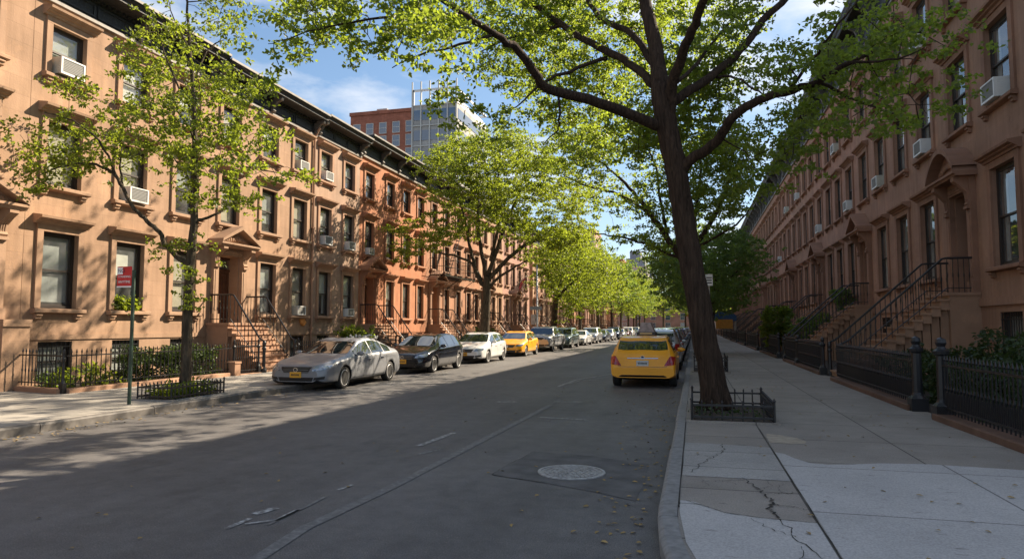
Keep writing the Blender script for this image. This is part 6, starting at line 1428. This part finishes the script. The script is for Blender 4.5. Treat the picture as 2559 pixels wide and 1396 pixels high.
# ------------------------------------------------------------------ signs, poles and other street things
def text_mesh(txt, size, name='lettering'):
    c = bpy.data.curves.new(name, 'FONT'); c.body = txt; c.size = size; c.align_x = 'LEFT'; c.align_y = 'BOTTOM'; c.extrude = 0.001
    o = bpy.data.objects.new('tmp_text', c); COL.objects.link(o); bpy.context.view_layer.update()
    me = bpy.data.meshes.new_from_object(o.evaluated_get(bpy.context.evaluated_depsgraph_get())); bpy.data.objects.remove(o); bpy.data.curves.remove(c); me.name = name; return me
P0 = on_z(321, 1010, PZ); t = thing('street_sign', 'red and white parking sign on a slim dark green post on the sunny pavement', 'street sign', tuple(P0))
mb = MB(); zt = on_y(321, 675, P0.y).z-PZ; mb.box(-0.028,0.028,-0.004,0.004,0,zt); mb.box(-0.028,-0.020,0.004,0.030,0,zt); mb.box(0.020,0.028,0.004,0.030,0,zt); mb.build('post', M['green_post'], t)
# blade hangs to one side of the post, facing the roadway end
w_ = 0.36; h_ = 0.40; z0 = on_y(297, 718, P0.y).z-PZ
mb = MB(); mb.box(-w_-0.01,-0.032,-0.008,-0.004,z0,z0+h_); sp_ = mb.build('sign_panel', M['red'], t)
mb = MB(); mb.box(-w_-0.01,-0.032,-0.0115,-0.0082,z0,z0+0.025); mb.box(-w_-0.01,-w_+0.12,-0.0115,-0.0082,z0+h_-0.15,z0+h_-0.02); mb.build('white_panel', M['white'], sp_)
for tx, sz, zz, xx, mt in (('NO', 0.105, z0+h_-0.135, -w_+0.005, 'ink'), ('STANDING', 0.058, z0+0.175, -w_+0.02, 'white'), ('ANYTIME', 0.068, z0+0.07, -w_+0.02, 'white')):
    me = text_mesh(tx, sz); me.materials.append(M[mt]); o = link('lettering', me, sp_, (xx, -0.0125, zz)); o.rotation_euler = (R_(90),0,0)
Y2 = 33.0; Pq = on_y(1772, 700, Y2)
t = thing('street_sign', 'small white parking sign behind the leaning maple on the shaded side', 'street sign', (Pq.x,Y2,PZ)); mb = MB(); mb.tube([(0,0.02,0),(0,0.02,Pq.z-PZ+0.3)],0.03,7); mb.build('post', M['galv'], t)
mb = MB(); mb.box(-0.16,0.16,-0.02,-0.012,Pq.z-PZ-0.26,Pq.z-PZ+0.28); sp_ = mb.build('sign_panel', M['white'], t); mb = MB()
for zz in (-0.12,0.0,0.12): mb.box(-0.12,0.12,-0.023,-0.0202,Pq.z-PZ+zz-0.025,Pq.z-PZ+zz+0.025)
mb.build('sign_bars', M['ink'], sp_)
Y3 = 46.0; Pq = on_y(1342, 662, Y3)
t = thing('lamp_pole', 'tall pale steel pole with a small sign and box at the sunny kerb', 'pole', (Pq.x,Y3,PZ)); mb = MB(); mb.cs = True; mb.tube([(0,0,0),(0,0,0.8),(0,0,0.85),(0,0,Pq.z-PZ)],[0.13,0.11,0.085,0.06],10); mb.build('pole', M['galv'], t)
mb = MB(); mb.box(-0.5,0.35,-0.09,-0.07,2.6,2.85); mb.build('sign_panel', plain('grey_blue_sign',(0.2,0.25,0.27),0.5,var=0.3,vscale=9), t); mb = MB(); mb.box(-0.42,-0.12,-0.1,0.1,1.6,2.3); mb.build('control_box', M['galv'], t)
t = thing('roadworks_sign', 'orange sign on a post far along the shaded kerb', 'road sign', (-0.05,58.0,PZ)); mb = MB(); mb.tube([(0,0.03,0),(0,0.03,2.7)],0.035,6); mb.build('post', M['galv'], t)
mb = MB(); mb.prism([(-0.55,2.35),(0,1.85),(0.55,2.35),(0,2.85)],-0.02,0.0,ax='y'); mb.build('sign_panel', plain('orange_sign',(0.75,0.24,0.015),0.5,var=0.1), t)
t = thing('entrance_canopy', 'blue canopy with a yellow front standing over the far shaded pavement', 'canopy', (1.7,70.0,PZ)); mb = MB()
mb.prism([(0,2.0),(0,2.5),(0.5,2.95),(1.15,3.05),(1.8,2.95),(2.3,2.5),(2.3,2.0)],0,2.6,ax='y'); mb.build('canopy_cover', plain('blue_canvas',(0.02,0.07,0.17),0.7,var=0.2), t)
mb = MB(); mb.box(0.35,1.95,-0.04,-0.003,1.25,2.15); mb.build('valance', plain('yellow_canvas',(0.42,0.20,0.03),0.7,var=0.2), t)
mb = MB()
for x in (0.08,2.22):
    for yv in (0.1,2.5): mb.tube([(x,yv,0),(x,yv,2.0)],0.04,6)
mb.build('posts', M['galv'], t)
t = thing('flag', 'small flag on a slanted staff over the doorway of the rose house', 'flag', (XL+0.05,58.4,5.0)); mb = MB(); mb.tube([(0,0,0),(1.2,-0.2,1.0)],0.025,6); mb.build('staff', M['galv'], t)
mb = MB(); n = 8
for k in range(n):
    f0, f1 = k/n, (k+1)/n; mb.quad((1.15-0.45*f0,-0.19+0.05*math.sin(5*f0),0.95-1.1*f0),(1.15-0.45*f1,-0.19+0.05*math.sin(5*f1),0.95-1.1*f1),(0.65-0.35*f1,-0.10+0.05*math.sin(5*f1),0.5-1.0*f1),(0.65-0.35*f0,-0.10+0.05*math.sin(5*f0),0.5-1.0*f0))
mb.build('cloth', plain('red_white_blue_cloth',(0.35,0.08,0.09),0.8,var=0.6,vscale=5), t)

# ------------------------------------------------------------------ buildings behind
def block(name, label, x0, x1, y0, y1, z, mat, wins, roofbits=(), faces=('s',), glass='glass', ww=1.3, wh=1.6, cat='building', frame='white_frame', z0=3.0):
    """wins: (columns, storeys); windows set 12 cm proud frames with panes"""
    t = thing(name, label, cat, (x0,y0,0)); W, D = x1-x0, y1-y0
    mb = MB(); mb.box(0,W,0,D,-0.1,z); mb.box(-0.15,W+0.15,-0.15,0.25,z+0.002,z+0.55); mb.box(W-0.25,W+0.15,0.252,D,z+0.002,z+0.55); mb.box(-0.15,0.25,0.252,D,z+0.002,z+0.55); mb.build('wall', M[mat], t)
    for face, nc, nr in wins:
        Lf = W if face == 's' else D
        for r in range(nr):
            zc = z0+(z-z0-1.2)*(r+0.5)/nr
            for c in range(nc):
                u = Lf*(c+0.5)/nc
                def F(a, o, zz, face=face): return (u+a, -o, zc+zz) if face == 's' else (W+o, u+a, zc+zz)
                mb = MB(F); e = 0.09
                mb.box(-ww/2,ww/2,0.002,0.05,-wh/2-e,-wh/2); mb.box(-ww/2,ww/2,0.002,0.05,wh/2,wh/2+e); mb.box(-ww/2,-ww/2+e,0.002,0.05,-wh/2,wh/2); mb.box(ww/2-e,ww/2,0.002,0.05,-wh/2,wh/2); mb.box(-ww/2+e,ww/2-e,0.002,0.045,-0.04,0.04)
                wn = mb.build('window', M[frame], t); mb = MB(F); mb.quad((-ww/2+e,0.012,-wh/2),(ww/2-e,0.012,-wh/2),(ww/2-e,0.012,wh/2),(-ww/2+e,0.012,wh/2)); mb.build('pane', M['hi_glass'], wn)
    for (nm, a0, a1, b0, b1, c0, c1, mt) in roofbits: mb = MB(); mb.box(a0,a1,b0,b1,c0,c1); mb.build(nm, M[mt], t)
    return t
M['hi_glass'] = plain('reflective_window', (0.05,0.08,0.13), 0.05, 0.0, 0.9, 1.0)
M['brick'] = stone('red_brick', (0.36,0.135,0.085), bw=0.5, bh=0.16, jd=1.2, brick=True, sw='XY', mortar=0.012)
M['pale_wall'] = stone('pale_concrete_wall', (0.40,0.39,0.37), joint=False); M['grey_wall'] = stone('hazy_grey_tower', (0.27,0.27,0.31), joint=False, var=0.06); M['pink_wall'] = stone('pink_brick_far', (0.46,0.26,0.21), joint=False)  # grey_wall: bluish distance haze put into the tower's grey
YB = 95.0
a = on_y(876,312,YB); b_ = on_y(1041,262,YB); c = on_y(1150,228,YB)
block('apartment_tower', 'red brick apartment block with small white windows rising behind the sunny row', a.x, b_.x-0.02, YB, YB+16, on_y(930,287,YB).z, 'brick', [('s',5,12)], [('chimney', on_y(927,280,YB).x-a.x, on_y(953,280,YB).x-a.x, 2, 4, on_y(930,287,YB).z-1, on_y(940,262,YB).z, 'pale_wall'), ('penthouse', 4.5, b_.x-a.x-0.1, 4, 12, on_y(930,287,YB).z-1, on_y(1000,268,YB).z, 'pale_wall')], z0=8, ww=1.25, wh=1.6)
# glazed block beside it: bands of glass and white spandrels, roof screen of open frames
gx0, gx1 = b_.x, c.x; t = thing('glass_tower', 'white framed glass apartment block with blue window bands beside the red brick tower', 'building', (gx0,YB-1.5,0)); W = gx1-gx0; zt = on_y(1090,262,YB).z; D = 15
mb = MB(); mb.box(0,W,0,D,-0.1,zt-0.4); mb.build('wall', M['pale_wall'], t); z = zt-0.4; k = 0
while z > 14:
    mb = MB(); mb.box(0.25,W-0.25,-0.06,-0.003,z-2.3,z-0.75); mb.build('window_band', M['hi_glass'], t)
    mb = MB(); mb.box(W+0.003,W+0.06,0.5,D-0.5,z-2.3,z-0.75); mb.build('window_band', M['hi_glass'], t)
    z -= 3.1
mb = MB()
for k in range(6): x = W*k/5; mb.box(x-0.09,x+0.09,-0.2,-0.062,12,zt+3.2)
z = zt-0.4
while z > 14: mb.box(-0.1,W+0.1,-0.16,-0.064,z-0.12,z+0.02); z -= 3.1
mb.build('mullions', M['white_frame'], t)
ztop = on_y(1100,228,YB).z; mb = MB(); 
for x0, x1 in ((0,0.25),(W-0.25,W)): mb.box(x0,x1,-0.02,0.2,zt-0.4,ztop)
mb.box(0,W,-0.02,0.2,ztop-0.3,ztop); mb.box(0,W,D-0.2,D,ztop-0.3,ztop); mb.box(W-0.2,W,0.2,D-0.2,ztop-0.3,ztop); mb.box(W-0.22,W-0.05,0.2,D-0.2,zt-0.4,zt+0.5); mb.box(W*0.3,W-0.3,3,D-1,zt-0.4,ztop-1.2)
for k in range(1,5): mb.box(W*k/5-0.05,W*k/5+0.05,0,0.1,zt-0.4,ztop-0.3)
mb.build('roof_screen', M['white_metal'], t)
YT = 330.0; a, b_ = on_y(1566,690,YT), on_y(1612,640,YT)
block('grey_tower', 'stepped grey tower far away at the end of the street', a.x, b_.x, YT, YT+18, on_y(1590,648,YT).z, 'grey_wall', [('s',4,9)], [('setback', 1.5, b_.x-a.x-2.2, 2, 12, on_y(1590,648,YT).z, on_y(1590,626,YT).z, 'grey_wall'), ('wing', -6, b_.x-a.x+3, 3, 16, 0, on_y(1590,668,YT).z, 'grey_wall')], frame='grey_wall')
YT = 205.0; a, b_ = on_y(1508,690,YT), on_y(1556,650,YT)
block('brick_block', 'small red brick block with a gable-like parapet in the far distance', a.x, b_.x, YT, YT+14, on_y(1530,652,YT).z, 'brick', [('s',3,4)], [('parapet', 0.3, 2.6, 0.3, 2, on_y(1530,652,YT).z, on_y(1530,644,YT).z, 'brick')])
block('side_block', 'pale grey low block beside the far red brick one', b_.x+0.05, b_.x+7, YT+2, YT+14, on_y(1575,668,YT).z, 'pale_wall', [('s',3,4)])
YT = 186.0
block('end_house', 'broad tan house closing the far end of the street behind the trees', -24.0, 22.0, YT, YT+12, 9.0, 'pink_wall', [('s',12,3)], z0=0.5)
YT = 154.0; a, b_ = on_y(1440,600,YT), on_y(1484,580,YT)
block('pink_block', 'tall pinkish apartment block rising over the trees past the sunny row', a.x, b_.x, YT, YT+12, on_y(1460,578,YT).z, 'pink_wall', [('s',3,8),('e',3,8)])

# ------------------------------------------------------------------ fallen leaves by the kerbs
r = random.Random(12); cs_ = []
for _ in range(420):
    y = 3+r.random()**1.4*40; cs_.append((KR-0.05-abs(r.gauss(0,0.28)), y, 0.012))
for _ in range(160): cs_.append((r.uniform(0,3.4), 3+r.random()*22, PZ+0.014))
for _ in range(260): cs_.append((KL+abs(r.gauss(0,0.25))+0.02, 5+r.random()*14, 0.012))
for _ in range(90): cs_.append((r.uniform(-6,-0.6), 4+r.random()*16, 0.012))
me = leaf_mesh('fallen_leaves', cs_, [0.004]*len(cs_), 1, 0.055, 0.036, 77, plain('dry_leaf', (0.28,0.19,0.07), 0.8, var=0.4, vscale=3), 0.2, up=4.0)
tag(link('fallen_leaves', me), 'dry yellow leaves scattered along the kerbs and pavement', 'leaves', kind='stuff')
